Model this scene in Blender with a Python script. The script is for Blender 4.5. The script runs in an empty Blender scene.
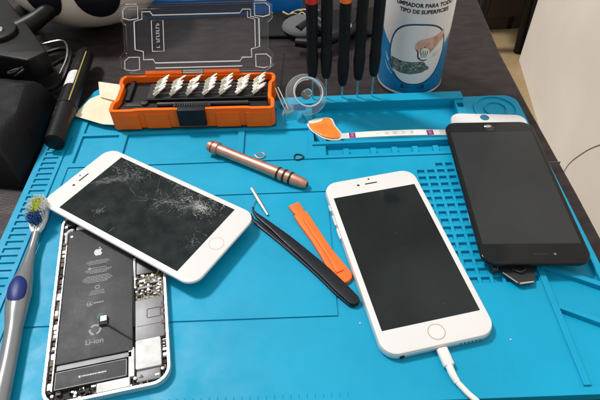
import bpy, math, random
from mathutils import Vector, Matrix
from math import sin, cos, pi, radians, atan2, hypot, sqrt
random.seed(11)
S = 0.01                      # everything below is written in centimetres
sc = bpy.context.scene
COL = sc.collection

# ------------------------------------------------------------------ materials
def mk(name, col, rough=.5, metal=0., var=0., vscale=3., bump=0., bscale=20., bev=0., coat=0.,
       trans=0., ior=1.45, spec=.5, col2=None, stretch=(1, 1, 1), sheen=0., alpha=1., rvar=0., detail=4., thr=None, sss=0.):
    m = bpy.data.materials.new(name); m.use_nodes = True
    nt = m.node_tree; N = nt.nodes; L = nt.links
    b = N['Principled BSDF']
    b.inputs['Base Color'].default_value = (*col, 1)
    b.inputs['Roughness'].default_value = rough
    b.inputs['Metallic'].default_value = metal
    b.inputs['Coat Weight'].default_value = coat
    b.inputs['Coat Roughness'].default_value = .06
    b.inputs['Transmission Weight'].default_value = trans
    b.inputs['IOR'].default_value = ior
    b.inputs['Specular IOR Level'].default_value = spec
    b.inputs['Sheen Weight'].default_value = sheen
    b.inputs['Alpha'].default_value = alpha
    if sss:
        b.inputs['Subsurface Weight'].default_value = sss
        b.inputs['Subsurface Radius'].default_value = (.004, .003, .002)
    need = var or bump or rvar or col2
    if need:
        tc = N.new('ShaderNodeTexCoord'); mp = N.new('ShaderNodeMapping')
        mp.inputs['Scale'].default_value = stretch
        L.new(tc.outputs['Object'], mp.inputs[0])
    if var or col2:
        n = N.new('ShaderNodeTexNoise'); n.inputs['Scale'].default_value = vscale * 100; n.inputs['Detail'].default_value = detail
        L.new(mp.outputs[0], n.inputs['Vector'])
        r = N.new('ShaderNodeValToRGB')
        lo, hi = thr or (.35, .65)
        r.color_ramp.elements[0].position = lo; r.color_ramp.elements[1].position = hi
        if col2: a, c = col, col2
        else: a = tuple(max(0, x*(1-var)) for x in col); c = tuple(min(1, x*(1+var)) for x in col)
        r.color_ramp.elements[0].color = (*a, 1); r.color_ramp.elements[1].color = (*c, 1)
        L.new(n.outputs[0], r.inputs[0]); L.new(r.outputs[0], b.inputs['Base Color'])
    if rvar:
        n = N.new('ShaderNodeTexNoise'); n.inputs['Scale'].default_value = 60; n.inputs['Detail'].default_value = 5
        L.new(mp.outputs[0], n.inputs['Vector'])
        r = N.new('ShaderNodeMapRange'); r.inputs['From Min'].default_value = .3; r.inputs['From Max'].default_value = .7
        r.inputs['To Min'].default_value = max(0, rough-rvar); r.inputs['To Max'].default_value = min(1, rough+rvar)
        L.new(n.outputs[0], r.inputs[0]); L.new(r.outputs[0], b.inputs['Roughness'])
    nrm = None
    if bev:
        bv = N.new('ShaderNodeBevel'); bv.samples = 4; bv.inputs['Radius'].default_value = bev*S
        nrm = bv.outputs[0]
    if bump:
        n = N.new('ShaderNodeTexNoise'); n.inputs['Scale'].default_value = bscale*100; n.inputs['Detail'].default_value = 3
        L.new(mp.outputs[0], n.inputs['Vector'])
        bp = N.new('ShaderNodeBump'); bp.inputs['Strength'].default_value = bump; bp.inputs['Distance'].default_value = .0005
        L.new(n.outputs[0], bp.inputs['Height'])
        if nrm: L.new(nrm, bp.inputs['Normal'])
        nrm = bp.outputs[0]
    if nrm: L.new(nrm, b.inputs['Normal'])
    return m

M = {}
M['mat'] = mk('blue_silicone', (.0012, .325, .54), .46, var=.07, vscale=.12, bump=.12, bscale=34, bev=.06, rvar=.12, spec=.3)
def scuffs(m, base, light, dark):
    nt = m.node_tree; N = nt.nodes; L = nt.links; b = N['Principled BSDF']
    src = b.inputs['Base Color'].links[0].from_socket
    tc = N.new('ShaderNodeTexCoord')
    def layer(prev, scale, lo, hi, col, amt, stretch=(1, 1, 1), rot=0):
        mp = N.new('ShaderNodeMapping'); mp.inputs['Scale'].default_value = stretch; mp.inputs['Rotation'].default_value = (0, 0, rot)
        n = N.new('ShaderNodeTexNoise'); n.inputs['Scale'].default_value = scale; n.inputs['Detail'].default_value = 6; n.inputs['Roughness'].default_value = .65
        r_ = N.new('ShaderNodeMapRange'); r_.inputs['From Min'].default_value = lo; r_.inputs['From Max'].default_value = hi
        r_.inputs['To Max'].default_value = amt
        mx = N.new('ShaderNodeMix'); mx.data_type = 'RGBA'; mx.inputs['B'].default_value = (*col, 1)
        L.new(tc.outputs['Object'], mp.inputs[0]); L.new(mp.outputs[0], n.inputs['Vector']); L.new(n.outputs[0], r_.inputs[0])
        L.new(r_.outputs[0], mx.inputs['Factor']); L.new(prev, mx.inputs['A']); return mx.outputs['Result']
    o = layer(src, 9, .45, .75, light, .18)
    o = layer(o, 28, .56, .75, dark, .28)
    o = layer(o, 160, .70, .76, light, .35, (.15, 4, 1), .5)
    o = layer(o, 190, .71, .77, dark, .35, (4, .15, 1), -.3)
    o = layer(o, 900, .70, .76, (.35, .55, .62), .45)
    L.new(o, b.inputs['Base Color'])
scuffs(M['mat'], None, (.02, .42, .60), (.001, .23, .37))
M['desk'] = mk('dark_wood', (.014, .0095, .0095), .5, spec=.35, col2=(.030, .020, .0205), vscale=.8, stretch=(.6, 1.5, 1), bump=.7, bscale=5, rvar=.12, detail=8)
M['wall'] = mk('cream_plaster', (.82, .765, .71), .85, var=.06, vscale=.03, bump=.15, bscale=.6)
M['floor'] = mk('ochre_tile', (.36, .255, .135), .5, var=.2, vscale=.05)
M['white'] = mk('white_plastic', (.80, .78, .76), .32, var=.02, vscale=.4, coat=.2)
M['whiteglass'] = mk('white_glass', (.76, .745, .735), .22, coat=.6, var=.015, vscale=.2)
M['alu'] = mk('silver_aluminium', (.80, .79, .78), .34, metal=.75, var=.04, vscale=.6, bev=.03)
M['champ'] = mk('pale_aluminium', (.84, .80, .74), .33, metal=.6, var=.03, vscale=.6, bev=.03)
M['steel'] = mk('steel', (.62, .60, .57), .28, metal=1., var=.1, vscale=2)
M['bitsteel'] = mk('bit_steel', (.76, .73, .64), .27, metal=.92, var=.12, vscale=4)
M['black'] = mk('black_plastic', (.007, .007, .0075), .42, spec=.28, var=.3, vscale=1, bump=.1, bscale=12)
M['blackm'] = mk('matt_black', (.006, .006, .007), .55, spec=.25, var=.3, vscale=1, bump=.3, bscale=8)
M['leather'] = mk('black_leather', (.004, .004, .005), .6, spec=.25, var=.3, vscale=.6, bump=.8, bscale=6, rvar=.1)
M['foam'] = mk('black_foam', (.008, .008, .009), .95, bump=1., bscale=14)
M['twz'] = mk('tweezer_coating', (.007, .009, .014), .36, spec=.3, var=.2, vscale=1, coat=.2)
M['scr_c'] = mk('dark_glass_dusty', (.006, .010, .010), .10, col2=(.020, .026, .026), vscale=.9, coat=.1, rvar=.06, spec=.35)
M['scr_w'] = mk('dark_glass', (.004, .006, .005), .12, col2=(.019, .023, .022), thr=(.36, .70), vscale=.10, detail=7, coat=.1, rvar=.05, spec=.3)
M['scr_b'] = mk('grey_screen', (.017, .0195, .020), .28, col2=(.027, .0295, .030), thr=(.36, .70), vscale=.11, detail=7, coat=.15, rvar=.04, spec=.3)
M['blk_b'] = mk('black_bezel_glass', (.005, .0055, .006), .14, coat=.1, spec=.28, var=.1, vscale=.3)
M['crack'] = mk('crack_grey', (.16, .17, .17), .4, col2=(.62, .62, .60), vscale=1.6, thr=(.40, .60))
M['dust_glare'] = mk('glass_dust_and_glare', (.12, .125, .125), .6, var=.6, vscale=3)
M['orange'] = mk('orange_plastic', (1.0, .155, .008), .4, spec=.22, var=.05, vscale=.5, bev=.08, sss=.05, bump=.08, bscale=8)
M['orange2'] = mk('orange_nylon', (1.0, .18, .03), .42, spec=.3, var=.06, vscale=.8, bev=.05)
M['orange3'] = mk('orange_film', (.86, .19, .02), .25, col2=(.92, .30, .05), vscale=1.4, coat=.4)
M['tray'] = mk('black_tray', (.011, .011, .012), .5, spec=.3, var=.2, vscale=.8, bev=.05, bump=.1)
M['ringm'] = mk('pale_gold_ring', (.58, .47, .36), .3, metal=.5)
M['copper'] = mk('copper', (.72, .36, .26), .33, metal=.8, var=.08, vscale=1.2, rvar=.08)
M['rubber'] = mk('black_rubber', (.01, .01, .01), .6)
M['brushgrey'] = mk('silver_grey_plastic', (.23, .24, .25), .30, metal=.35, var=.06, vscale=.5, coat=.3)
M['brushclear'] = mk('frosted_plastic', (.62, .66, .68), .35, var=.05, coat=.2)
M['brushblue'] = mk('blue_rubber', (.008, .022, .16), .42, bump=.3, bscale=10)
M['br_g'] = mk('yellow_green_nylon', (.62, .72, .08), .5, var=.15, vscale=6)
M['br_w'] = mk('white_nylon', (.75, .78, .78), .5, var=.08, vscale=6)
M['br_b'] = mk('blue_nylon', (.02, .09, .30), .5, var=.2, vscale=6)
M['canwhite'] = mk('can_white', (.80, .77, .74), .30, var=.015, vscale=.2, coat=.3)
M['canblue'] = mk('can_blue', (.004, .20, .46), .30, var=.08, vscale=.15, coat=.3)
M['cannavy'] = mk('can_navy', (.008, .06, .14), .35)
M['canlight'] = mk('can_light_blue', (.30, .60, .78), .3)
M['ink'] = mk('black_ink', (.02, .02, .022), .5)
M['skin'] = mk('skin_print', (.62, .36, .26), .4, var=.18, vscale=2)
M['kbd'] = mk('keyboard_print', (.05, .08, .06), .4, col2=(.16, .20, .17), vscale=5)
M['clear'] = mk('clear_plastic', (.96, .95, .95), .05, trans=1.0, ior=1.3, spec=.45)
M['clear2'] = mk('clear_pvc', (.96, .97, .98), .10, trans=.92, ior=1.2)
M['frost'] = mk('frosted_edge', (.86, .84, .84), .35, trans=.25)
M['cloth'] = mk('cream_cloth', (.80, .68, .48), .9, col2=(.84, .76, .60), vscale=.5, bump=.6, bscale=6)
M['paper'] = mk('white_label', (.78, .82, .72), .6, col2=(.82, .80, .76), vscale=.5)
M['purple'] = mk('purple_print', (.22, .01, .16), .5)
M['pinkp'] = mk('pink_print', (.80, .45, .62), .5)
M['greyp'] = mk('grey_print', (.38, .46, .40), .5)
M['batt'] = mk('battery_wrap', (.045, .047, .052), .58, var=.14, vscale=.3, bev=.03, rvar=.10, spec=.45, bump=.9, bscale=1.1)
M['battp'] = mk('battery_print', (.30, .30, .31), .6)
M['logo'] = mk('white_print', (.62, .62, .64), .6)
M['dark'] = mk('dark_cavity', (.010, .010, .011), .6, var=.4, vscale=3, bump=.5)
M['shield'] = mk('grey_shield', (.17, .17, .18), .45, metal=.3, var=.12, vscale=1, bev=.03)
M['shieldd'] = mk('black_shield', (.035, .036, .040), .35, metal=.2, var=.2, vscale=1, bev=.03)
M['pcb'] = mk('circuit_board', (.035, .028, .02), .5, col2=(.28, .25, .20), vscale=7, metal=.3, thr=(.45, .6))
M['flexb'] = mk('brown_flex', (.09, .05, .035), .5, var=.3, vscale=5)
M['padw'] = mk('white_pad', (.66, .66, .66), .5, var=.12, vscale=1.5, bump=.4, bscale=2)
M['green'] = mk('green_mark', (.05, .22, .13), .6)
M['red'] = mk('red_plastic', (.62, .02, .012), .4)
M['cream'] = mk('cream_vinyl', (.80, .74, .64), .42, var=.03, vscale=.1)
M['navy'] = mk('navy_black', (.006, .007, .014), .4)
M['bluebox'] = mk('blue_card', (.004, .17, .58), .4, var=.08, vscale=.1)
M['bluedark'] = mk('dark_blue_card', (.012, .03, .085), .45)
M['gold'] = mk('gold_foil', (.75, .62, .38), .3, metal=.9, var=.2, vscale=5)
M['greycloth'] = mk('grey_cloth', (.10, .10, .105), .8, bump=.5, bscale=6)
M['cable'] = mk('white_cable', (.80, .84, .78), .42, var=.03, vscale=1)
M['brown'] = mk('dark_brown_wood', (.035, .022, .016), .5, var=.3, vscale=.05, stretch=(1, 1, .2))
M['lens'] = mk('lens_black', (.01, .01, .012), .1, coat=1)
M['bluefilm'] = mk('blue_film', (.01, .15, .26), .25, coat=.5)
M['yellow'] = mk('yellow_line', (.42, .34, .08), .5)

# ------------------------------------------------------------------ mesh building
class MB:
    def __init__(s): s.v = []; s.f = []; s.sm = []
    def add(s, vs, fs, smooth=False):
        o = len(s.v); s.v += [tuple(v) for v in vs]
        s.f += [tuple(i+o for i in f) for f in fs]; s.sm += [smooth]*len(fs); return s
    def xf(s, mat):
        s.v = [tuple(mat @ Vector(v)) for v in s.v]; return s
    def box(s, x0, x1, y0, y1, z0, z1):
        v = [(x, y, z) for z in (z0, z1) for y in (y0, y1) for x in (x0, x1)]
        return s.add(v, [(0, 2, 3, 1), (4, 5, 7, 6), (0, 1, 5, 4), (2, 6, 7, 3), (0, 4, 6, 2), (1, 3, 7, 5)])
    def rings(s, R, cap0=True, cap1=True, smooth=True, closed=False):
        n = len(R[0]); vs = [p for r in R for p in r]; fs = []
        for k in range(len(R)-1 if not closed else len(R)):
            a = k*n; b = ((k+1) % len(R))*n
            for i in range(n):
                j = (i+1) % n; fs.append((a+i, a+j, b+j, b+i))
        s.add(vs, fs, smooth)
        if cap0 and not closed: s.add(R[0], [tuple(range(n))[::-1]])
        if cap1 and not closed: s.add(R[-1], [tuple(range(n))])
        return s
    def prism(s, o, z0, z1, b=0., smooth=False, bb=0.):
        """extrude outline o (ccw), rounded upper (b) and lower (bb) edge"""
        R = []
        if bb:
            for k in range(3):
                t = k/3*pi/2; R.append([(*p, z0+bb*(1-sin(t))) for p in inset(o, bb*(1-cos(pi/2-t)) if 0 else bb*(1-sin(t)))])
            R = [[(*p, z0+bb*(1-cos(a))) for p in inset(o, bb*(1-sin(a)))] for a in (0, pi/6, pi/3)]
        R.append([(*p, z0+bb) for p in o])
        if b:
            for k in range(4):
                a = k/3*pi/2; R.append([(*p, z1-b+b*sin(a)) for p in inset(o, b*(1-cos(a)))])
        else: R.append([(*p, z1) for p in o])
        return s.rings(R, smooth=bool(b) or smooth)
    def ring_prism(s, o, i, z0, z1):
        """hollow wall between outline o and outline i with equal counts"""
        n = len(o); V = [(*p, z0) for p in o]+[(*p, z1) for p in o]+[(*p, z1) for p in i]+[(*p, z0) for p in i]
        fs = []
        for a in range(n):
            c = (a+1) % n
            for k in range(4):
                q = (k+1) % 4
                fs.append((k*n+a, k*n+c, q*n+c, q*n+a))
        return s.add(V, fs)
    def tube(s, pts, r, n=10, sub=6, flat=1.):
        P, Rr = smooth_path(pts, r, sub)
        R = []; up = Vector((0, 0, 1)); prev = None
        for k, p in enumerate(P):
            d = (P[min(k+1, len(P)-1)]-P[max(k-1, 0)]).normalized()
            if prev is None:
                a = d.cross(up);
                if a.length < 1e-3: a = d.cross(Vector((1, 0, 0)))
                a.normalize()
            else:
                a = (prev - d*prev.dot(d)).normalized()
            prev = a; c = a.cross(d)
            R.append([tuple(p+a*cos(2*pi*i/n)*Rr[k]+c*sin(2*pi*i/n)*Rr[k]*flat) for i in range(n)])
        return s.rings(R)
    def lathe(s, prof, n=28, cap0=True, cap1=True, smooth=True):
        return s.rings([[(r*cos(2*pi*i/n), r*sin(2*pi*i/n), z) for i in range(n)] for z, r in prof], cap0, cap1, smooth)
    def sphere(s, c, rx, ry, rz, n=20, m=12):
        R = []
        for k in range(1, m):
            t = pi*k/m; R.append([(c[0]+rx*sin(t)*cos(2*pi*i/n), c[1]+ry*sin(t)*sin(2*pi*i/n), c[2]-rz*cos(t)) for i in range(n)])
        return s.rings(R)
    def build(s, name, mat, parent=None, label=None):
        me = bpy.data.meshes.new(name)
        me.from_pydata([(x*S, y*S, z*S) for x, y, z in s.v], [], s.f)
        for p, q in zip(me.polygons, s.sm): p.use_smooth = q
        me.materials.append(M[mat] if isinstance(mat, str) else mat)
        import bmesh
        bm = bmesh.new(); bm.from_mesh(me); bmesh.ops.remove_doubles(bm, verts=bm.verts, dist=1e-7)
        bmesh.ops.recalc_face_normals(bm, faces=bm.faces); bm.to_mesh(me); bm.free()
        try: me.set_sharp_from_angle(angle=radians(38))
        except Exception: pass
        o = bpy.data.objects.new(name, me); COL.objects.link(o)
        if parent: o.parent = parent
        if label: o['label'] = label
        return o

def smooth_path(pts, r, sub):
    P = [Vector(p) for p in pts]; n = len(P)
    if not isinstance(r, (list, tuple)): r = [r]*n
    if n < 3 or sub <= 1: return P, list(r)
    out = []; ro = []
    for i in range(n-1):
        p0 = P[i-1] if i else P[0]*2-P[1]; p1 = P[i]; p2 = P[i+1]; p3 = P[i+2] if i+2 < n else P[-1]*2-P[-2]
        for k in range(sub):
            t = k/sub
            out.append(.5*((2*p1)+(p2-p0)*t+(2*p0-5*p1+4*p2-p3)*t*t+(3*p1-p0-3*p2+p3)*t**3))
            ro.append(r[i]*(1-t)+r[i+1]*t)
    out.append(P[-1]); ro.append(r[-1]); return out, ro

def rrect(w, l, r, n=8, cx=0, cy=0):
    o = []
    for sx, sy, a0 in ((1, -1, -pi/2), (1, 1, 0), (-1, 1, pi/2), (-1, -1, pi)):
        for k in range(n+1):
            a = a0+k/n*pi/2
            o.append((cx+sx*(w/2-r)+r*cos(a), cy+sy*(l/2-r)+r*sin(a)))
    return o
def inset(o, d):
    if abs(d) < 1e-9: return list(o)
    n = len(o); out = []
    for i in range(n):
        x0, y0 = o[i-1]; x1, y1 = o[i]; x2, y2 = o[(i+1) % n]
        ax, ay = x1-x0, y1-y0; bx, by = x2-x1, y2-y1
        la = hypot(ax, ay) or 1; lb = hypot(bx, by) or 1
        nx, ny = -ay/la-by/lb, ax/la+bx/lb
        q = nx*nx+ny*ny or 1
        k = 2/q; k = min(k, 1.6)
        out.append((x1+nx*d*k, y1+ny*d*k))
    return out
def circ(r, n=24, cx=0, cy=0): return [(cx+r*cos(2*pi*i/n), cy+r*sin(2*pi*i/n)) for i in range(n)]
def ribbon(path, widths, sub=6):
    """outline polygon along a 2-D path with half widths"""
    P, W = smooth_path([(x, y, 0) for x, y in path], widths, sub)
    Lf = []; Rt = []
    for k, p in enumerate(P):
        d = (P[min(k+1, len(P)-1)]-P[max(k-1, 0)]).normalized()
        Lf.append((p.x-d.y*W[k], p.y+d.x*W[k])); Rt.append((p.x+d.y*W[k], p.y-d.x*W[k]))
    return Rt+Lf[::-1]

def tag(o, label, cat, group=None):
    o['label'] = label; o['category'] = cat
    if group: o['group'] = group
    return o
def thing(name, label, cat, loc=(0, 0, 0), rz=0., group=None, rot=None):
    o = bpy.data.objects.new(name, None); COL.objects.link(o)
    o.empty_display_size = .01
    o.location = Vector(loc)*S; o.rotation_euler = rot or (0, 0, rz)
    return tag(o, label, cat, group)
def copy_thing(root, loc, rz=None):
    c = root.copy(); COL.objects.link(c); c.location = Vector(loc)*S
    if rz is not None: c.rotation_euler = (0, 0, rz)
    for ch in root.children:
        d = ch.copy(); COL.objects.link(d); d.parent = c
        for g in ch.children:
            e = g.copy(); COL.objects.link(e); e.parent = d
    return c
def put(o, loc=(0, 0, 0), rot=(0, 0, 0)):
    o.location = Vector(loc)*S; o.rotation_euler = rot; return o

def text_mb(txt, size, depth=.004, bold=0., align='CENTER'):
    cu = bpy.data.curves.new('t', 'FONT'); cu.body = txt; cu.size = size; cu.align_x = align
    cu.offset = bold; cu.resolution_u = 3
    ob = bpy.data.objects.new('t', cu); COL.objects.link(ob)
    dg = bpy.context.evaluated_depsgraph_get(); dg.update()
    me = bpy.data.meshes.new_from_object(ob.evaluated_get(dg))
    m = MB(); m.add([tuple(v.co) for v in me.vertices], [tuple(p.vertices) for p in me.polygons])
    bpy.data.objects.remove(ob); bpy.data.curves.remove(cu); bpy.data.meshes.remove(me)
    return m

# ------------------------------------------------------------------ setting
DZ = -.80                                             # desk surface
desk = thing('desk', 'dark brown wood grain desk top under the blue mat', 'desk', (0, 0, DZ))
MB().prism([(-75, -20), (23.35, -20), (23.25, 30), (23.0, 42), (22.95, 52), (23.6, 64), (24.4, 80), (-75, 80)], -2.5, 0, .25).build('desk_top', 'desk', desk)
for lx in (-70, 15):
    for ly in (-15, 70): MB().box(lx, lx+6, ly, ly+6, -74.4, -2.5).build('leg', 'brown', desk)
# edge banding with the joint near the corner of the mat
MB().box(21.6, 23.24, 33.9, 33.95, -.3, .006).build('edge_joint', 'shield', desk)

fl = MB().add([(-400, -300, -75), (500, -300, -75), (500, 700, -75), (-400, 700, -75)], [(0, 1, 2, 3)]).build('floor', 'floor'); fl['kind'] = 'structure'
# wall: a vertical slab running past the right side of the desk, ends at its corner
d = Vector((4.77, 33.86, 0)).normalized(); nrm = Vector((d.y, -d.x, 0)); a = Vector((80.19, 163.87, 0)); e = a-d*300
wl = MB().prism([tuple(x.xy) for x in (a, e, e+nrm*14, a+nrm*14)][::-1], -75, 170, 0).build('wall', 'wall'); wl['kind'] = 'structure'
MB().tube([(71.28, 100.9, -69.3), (71.17, 100.0, -65.2), (70.77, 97.25, -59.9), (70.36, 94.3, -55.2), (69.92, 91.2, -51.2), (69.4, 88.1, -47.6)], .13, 6).build('hairline_crack', 'shield', wl)

cb = thing('cabinet', 'dark brown wooden cabinet in the shade beyond the desk corner', 'cabinet', (95, 204, -75), radians(2))
MB().box(-32, 32, -18, 18, 0, 75).build('carcass', 'brown', cb)
MB().box(-31, -.3, -19.6, -18.05, 6, 73).build('door', 'brown', cb)
MB().box(.3, 31, -19.6, -18.05, 6, 73).build('door', 'brown', cb)
st = thing('stool', 'black metal stool leg standing between desk corner and cream wall', 'stool', (74, 177, -75))
for i, (x, y) in enumerate(((7.5, -8), (-9, -6), (9, 10), (-7, 10))):
    MB().tube([(x, y, 0), (x*.8, y*.8, 30)], 1.7, 10, 1).build('leg', 'black', st)
MB().prism(circ(10.5, 28, 0, 1), 30, 33, .8).build('seat', 'black', st)

# ------------------------------------------------------------------ repair mat (height field with stepped trays)
X0, X1, Y0, Y1 = -23.55, 21.55, 12.75, 43.3
rects = []                                             # (x0,x1,y0,y1,z) later ones win
def R(*a): rects.append(a)
R(X0, 16.3, 42.15, Y1, .38); R(X0, -1.6, 42.15, Y1, 0)                            # raised rim at the back
R(16.3, X1, 38.4, 42.7, .12)
R(16.3, X1, 42.7, Y1, None)
R(1.5, 15.4, 36.75, 42.15, -.62)                       # long trough
R(15.4, 16.3, 36.75, 42.15, .2)
R(15.55, 16.15, 41.0, 41.7, -.2)
R(1.3, 16.3, 36.35, 36.75, .16)                        # lip
R(2.5, 16.4, 35.05, 36.3, -.42)                         # slot row
for x in (4.3, 6.75, 8.65, 10.5, 12.35, 14.2): R(x-.24, x+.24, 35.05, 35.85, -.02)
for a_, b_ in ((-20.2, -16.75), (-15.95, -5.55), (-4.95, 1.0)): R(a_, b_, 35.2, 38.9, -.22)
R(-20.2, -2, 39.3, 42.15, -.2); R(-1.2, .9, 39.4, 42.15, -.2)
R(-20.45, 16.4, 34.5, 34.66, -.10)                     # grooves
R(-20.45, 9.7, 30.5, 30.62, -.09)
R(-20.45, 2.42, 18.7, 18.82, -.09)
R(2.30, 2.42, 18.7, 30.5, -.08)
R(-20.45, -20.3, 14.2, 34.6, -.09)
R(-21.3, -21.12, 13.4, 38.6, -.12)
y = 13.6
while y < 38.2:
    R(-23.0, -21.65, y, y+.44, -.14); y += .69
y = 21.0
k = 0
while y < 33.6:
    x = 10.15
    while x < 16.3:
        if not (k == 15 and x < 11.5): R(x, x+.62, y, y+.50, -.22)
        x += .865
    y += .80; k += 1
R(16.9, 17.35, 13.3, 36.6, .14)
R(17.35, 21.05, 13.3, 38.0, -.30)
R(21.05, X1, Y0, 38.4, .10)
x = -14.
while x < 3: R(x, x+.04, 13.15, 13.4, -.02); x += .5
cx_, cy_, cr = X1, 42.7, 1.3                           # rounded back right corner
R(X1-cr, X1, 42.7-cr, 42.7, None)
xs = sorted({X0, X1} | {v for r in rects for v in r[:2]}); ys = sorted({Y0, Y1} | {v for r in rects for v in r[2:4]})
xs = [v for i, v in enumerate(xs) if i == 0 or v-xs[i-1] > 1e-6]; ys = [v for i, v in enumerate(ys) if i == 0 or v-ys[i-1] > 1e-6]
nx, ny = len(xs)-1, len(ys)-1
H = [[0.]*nx for _ in range(ny)]
import bisect
for (a_, b_, c_, d_, z_) in rects:
    i0 = bisect.bisect_left(xs, a_-1e-6); i1 = bisect.bisect_left(xs, b_-1e-6)
    j0 = bisect.bisect_left(ys, c_-1e-6); j1 = bisect.bisect_left(ys, d_-1e-6)
    for j in range(j0, j1):
        for i in range(i0, i1): H[j][i] = z_
m = MB()
for j in range(ny):
    for i in range(nx):
        z = H[j][i]
        if z is None: continue
        m.add([(xs[i], ys[j], z), (xs[i+1], ys[j], z), (xs[i+1], ys[j+1], z), (xs[i], ys[j+1], z)], [(0, 1, 2, 3)])
        for di, dj, pa, pb in ((1, 0, (i+1, j), (i+1, j+1)), (-1, 0, (i, j+1), (i, j)), (0, 1, (i+1, j+1), (i, j+1)), (0, -1, (i, j), (i+1, j))):
            ii, jj = i+di, j+dj
            q = H[jj][ii] if 0 <= ii < nx and 0 <= jj < ny else None
            q = DZ+.002 if q is None else q
            if q < z-1e-6:
                A = (xs[pa[0]], ys[pa[1]]); B = (xs[pb[0]], ys[pb[1]])
                m.add([(*A, q), (*B, q), (*B, z), (*A, z)], [(0, 1, 2, 3)])
# quarter disc corner, magnet well rings, slanted dividers
cc = (X1-cr, 42.7-cr)
q = [cc]+[(cc[0]+cr*cos(t*pi/20), cc[1]+cr*sin(t*pi/20)) for t in range(11)]
m.prism(q, DZ+.002, .121)
def mring(m, cx, cy, r0, r1, z0, z1, n=48):
    m.ring_prism(circ(r1, n, cx, cy), circ(r0, n, cx, cy), z0, z1)
for r0, r1 in ((1.85, 2.05), (.95, 1.08)): mring(m, 19.05, 40.5, r0, r1, .05, .26)
def ridge(m, a, b, w, z0, z1):
    a = Vector(a); b = Vector(b); dd = (b-a).normalized(); n = Vector((-dd.y, dd.x))*w
    m.prism([tuple(a-n), tuple(b-n), tuple(b+n), tuple(a+n)], z0, z1)
ridge(m, (17.35, 18.9), (21.06, 16.9), .2, -.3, .11)
ridge(m, (17.35, 22.4), (21.06, 20.4), .2, -.3, .11)
ridge(m, (17.35, 28.0), (21.06, 26.0), .2, -.3, .11)
m.prism([(-21.9, 43.302), (-16.5, 43.302), (-16.6, 47.2), (-20.3, 47.0), (-21.0, 46.2)], DZ+.002, -.15, .1)
ridge(m, (.75, 41.2), (2.35, 36.7), .28, -.4, .13)
rm = m.build('repair_mat', 'mat')
tag(rm, 'bright blue silicone repair mat with moulded trays, slots and grid holes', 'mat')

# ------------------------------------------------------------------ phones
def apple_outline():
    # unit-high fruit silhouette with a bite on the right
    body = [(0, .30), (.12, .37), (.26, .37), (.38, .29), (.30, .21), (.25, .08), (.28, -.06), (.40, -.16),
            (.33, -.34), (.20, -.49), (.08, -.47), (0, -.44), (-.09, -.47), (-.20, -.49), (-.34, -.34), (-.43, -.08), (-.42, .14), (-.32, .30), (-.18, .37), (-.06, .33)]
    return [(x, y) for x, y in body][::-1]
def flat(m, outline, z, h=.004, s=1., cx=0, cy=0):
    o = [(cx+x*s, cy+y*s) for x, y in outline]
    ar = sum(o[i-1][0]*o[i][1]-o[i][0]*o[i-1][1] for i in range(len(o)))
    if ar < 0: o = o[::-1]
    m.add([(*p, z) for p in o]+[(*p, z+h) for p in o],
          [tuple(range(len(o), 2*len(o)))]+[(i, (i+1) % len(o), len(o)+(i+1) % len(o), len(o)+i) for i in range(len(o))])

# --- white phone, charging
ph = thing('smartphone', 'white smartphone with intact dark screen and charging cable plugged in', 'phone', (7.22, 23.73, 0.005), radians(10.88))
W_, L_ = 7.79, 15.82
MB().prism(rrect(W_, L_, 1.15, 10), 0, .66, .20, bb=.22).build('body', 'champ', ph)
fp = MB().prism(rrect(W_-.10, L_-.10, 1.10, 10), .60, .715, .07).build('front_panel', 'whiteglass', ph)
def specks(parent, z, n, seed, hx=3.3, hy=6.):
    m = MB(); q = random.Random(seed)
    for i in range(n):
        x, y = q.uniform(-hx, hx), q.uniform(-hy, hy); w = q.uniform(.006, .022)
        if i % 9 == 0:
            a_ = q.uniform(0, 3); l_ = q.uniform(.06, .2)
            m.add([(x, y, z), (x+l_*cos(a_), y+l_*sin(a_), z), (x+l_*cos(a_)-.008*sin(a_), y+l_*sin(a_)+.008*cos(a_), z), (x-.008*sin(a_), y+.008*cos(a_), z)], [(0, 1, 2, 3)])
        else: m.add([(x-w, y, z), (x, y-w*.8, z), (x+w, y+w*.2, z), (x, y+w, z)], [(0, 1, 2, 3)])
    o = m.build('dust_specks', 'dust_glare', parent); o['kind'] = 'stuff'
specks(fp, .7189, 70, 77)
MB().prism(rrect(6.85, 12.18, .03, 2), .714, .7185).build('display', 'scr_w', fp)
hb = MB().prism(circ(.56, 40, 0, -6.93), .716, .722); hb = hb.build('home_button', 'whiteglass', ph)
mm = MB(); mring(mm, 0, -6.93, .52, .58, .716, .727, 40); mm.build('button_ring', 'ringm', hb)
MB().prism(rrect(1.05, .13, .06, 4, 0, 7.03), .716, .720).build('earpiece', 'dark', fp)
MB().prism(circ(.11, 16, -1.08, 7.03), .716, .720).build('camera', 'lens', fp)
MB().prism(circ(.085, 16, -.05, 7.52), .716, .720).build('sensor', 'lens', fp)
for v0, v1 in ((5.05, 5.65), (3.55, 4.55), (2.2, 3.2)):
    MB().box(-3.98, -3.85, v0, v1, .24, .47).build('side_button', 'champ', ph)
MB().box(3.85, 3.96, 3.4, 4.4, .24, .47).build('side_button', 'champ', ph)
MB().xf(Matrix()).lathe([(0, .18), (.02, .18)], 16).xf(Matrix.Translation((-2.65, -7.93, .31)) @ Matrix.Rotation(pi/2, 4, 'X')).build('headphone_jack', 'dark', ph)
mm = MB()
for i in range(6): mm.prism([(1.3+i*.28+.06*cos(t), -7.916+0*t) for t in (0,)]+[], 0, 0) if 0 else mm.box(1.3+i*.26, 1.40+i*.26, -7.925, -7.9, .27, .37)
mm.build('speaker_grille', 'dark', ph)

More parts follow.
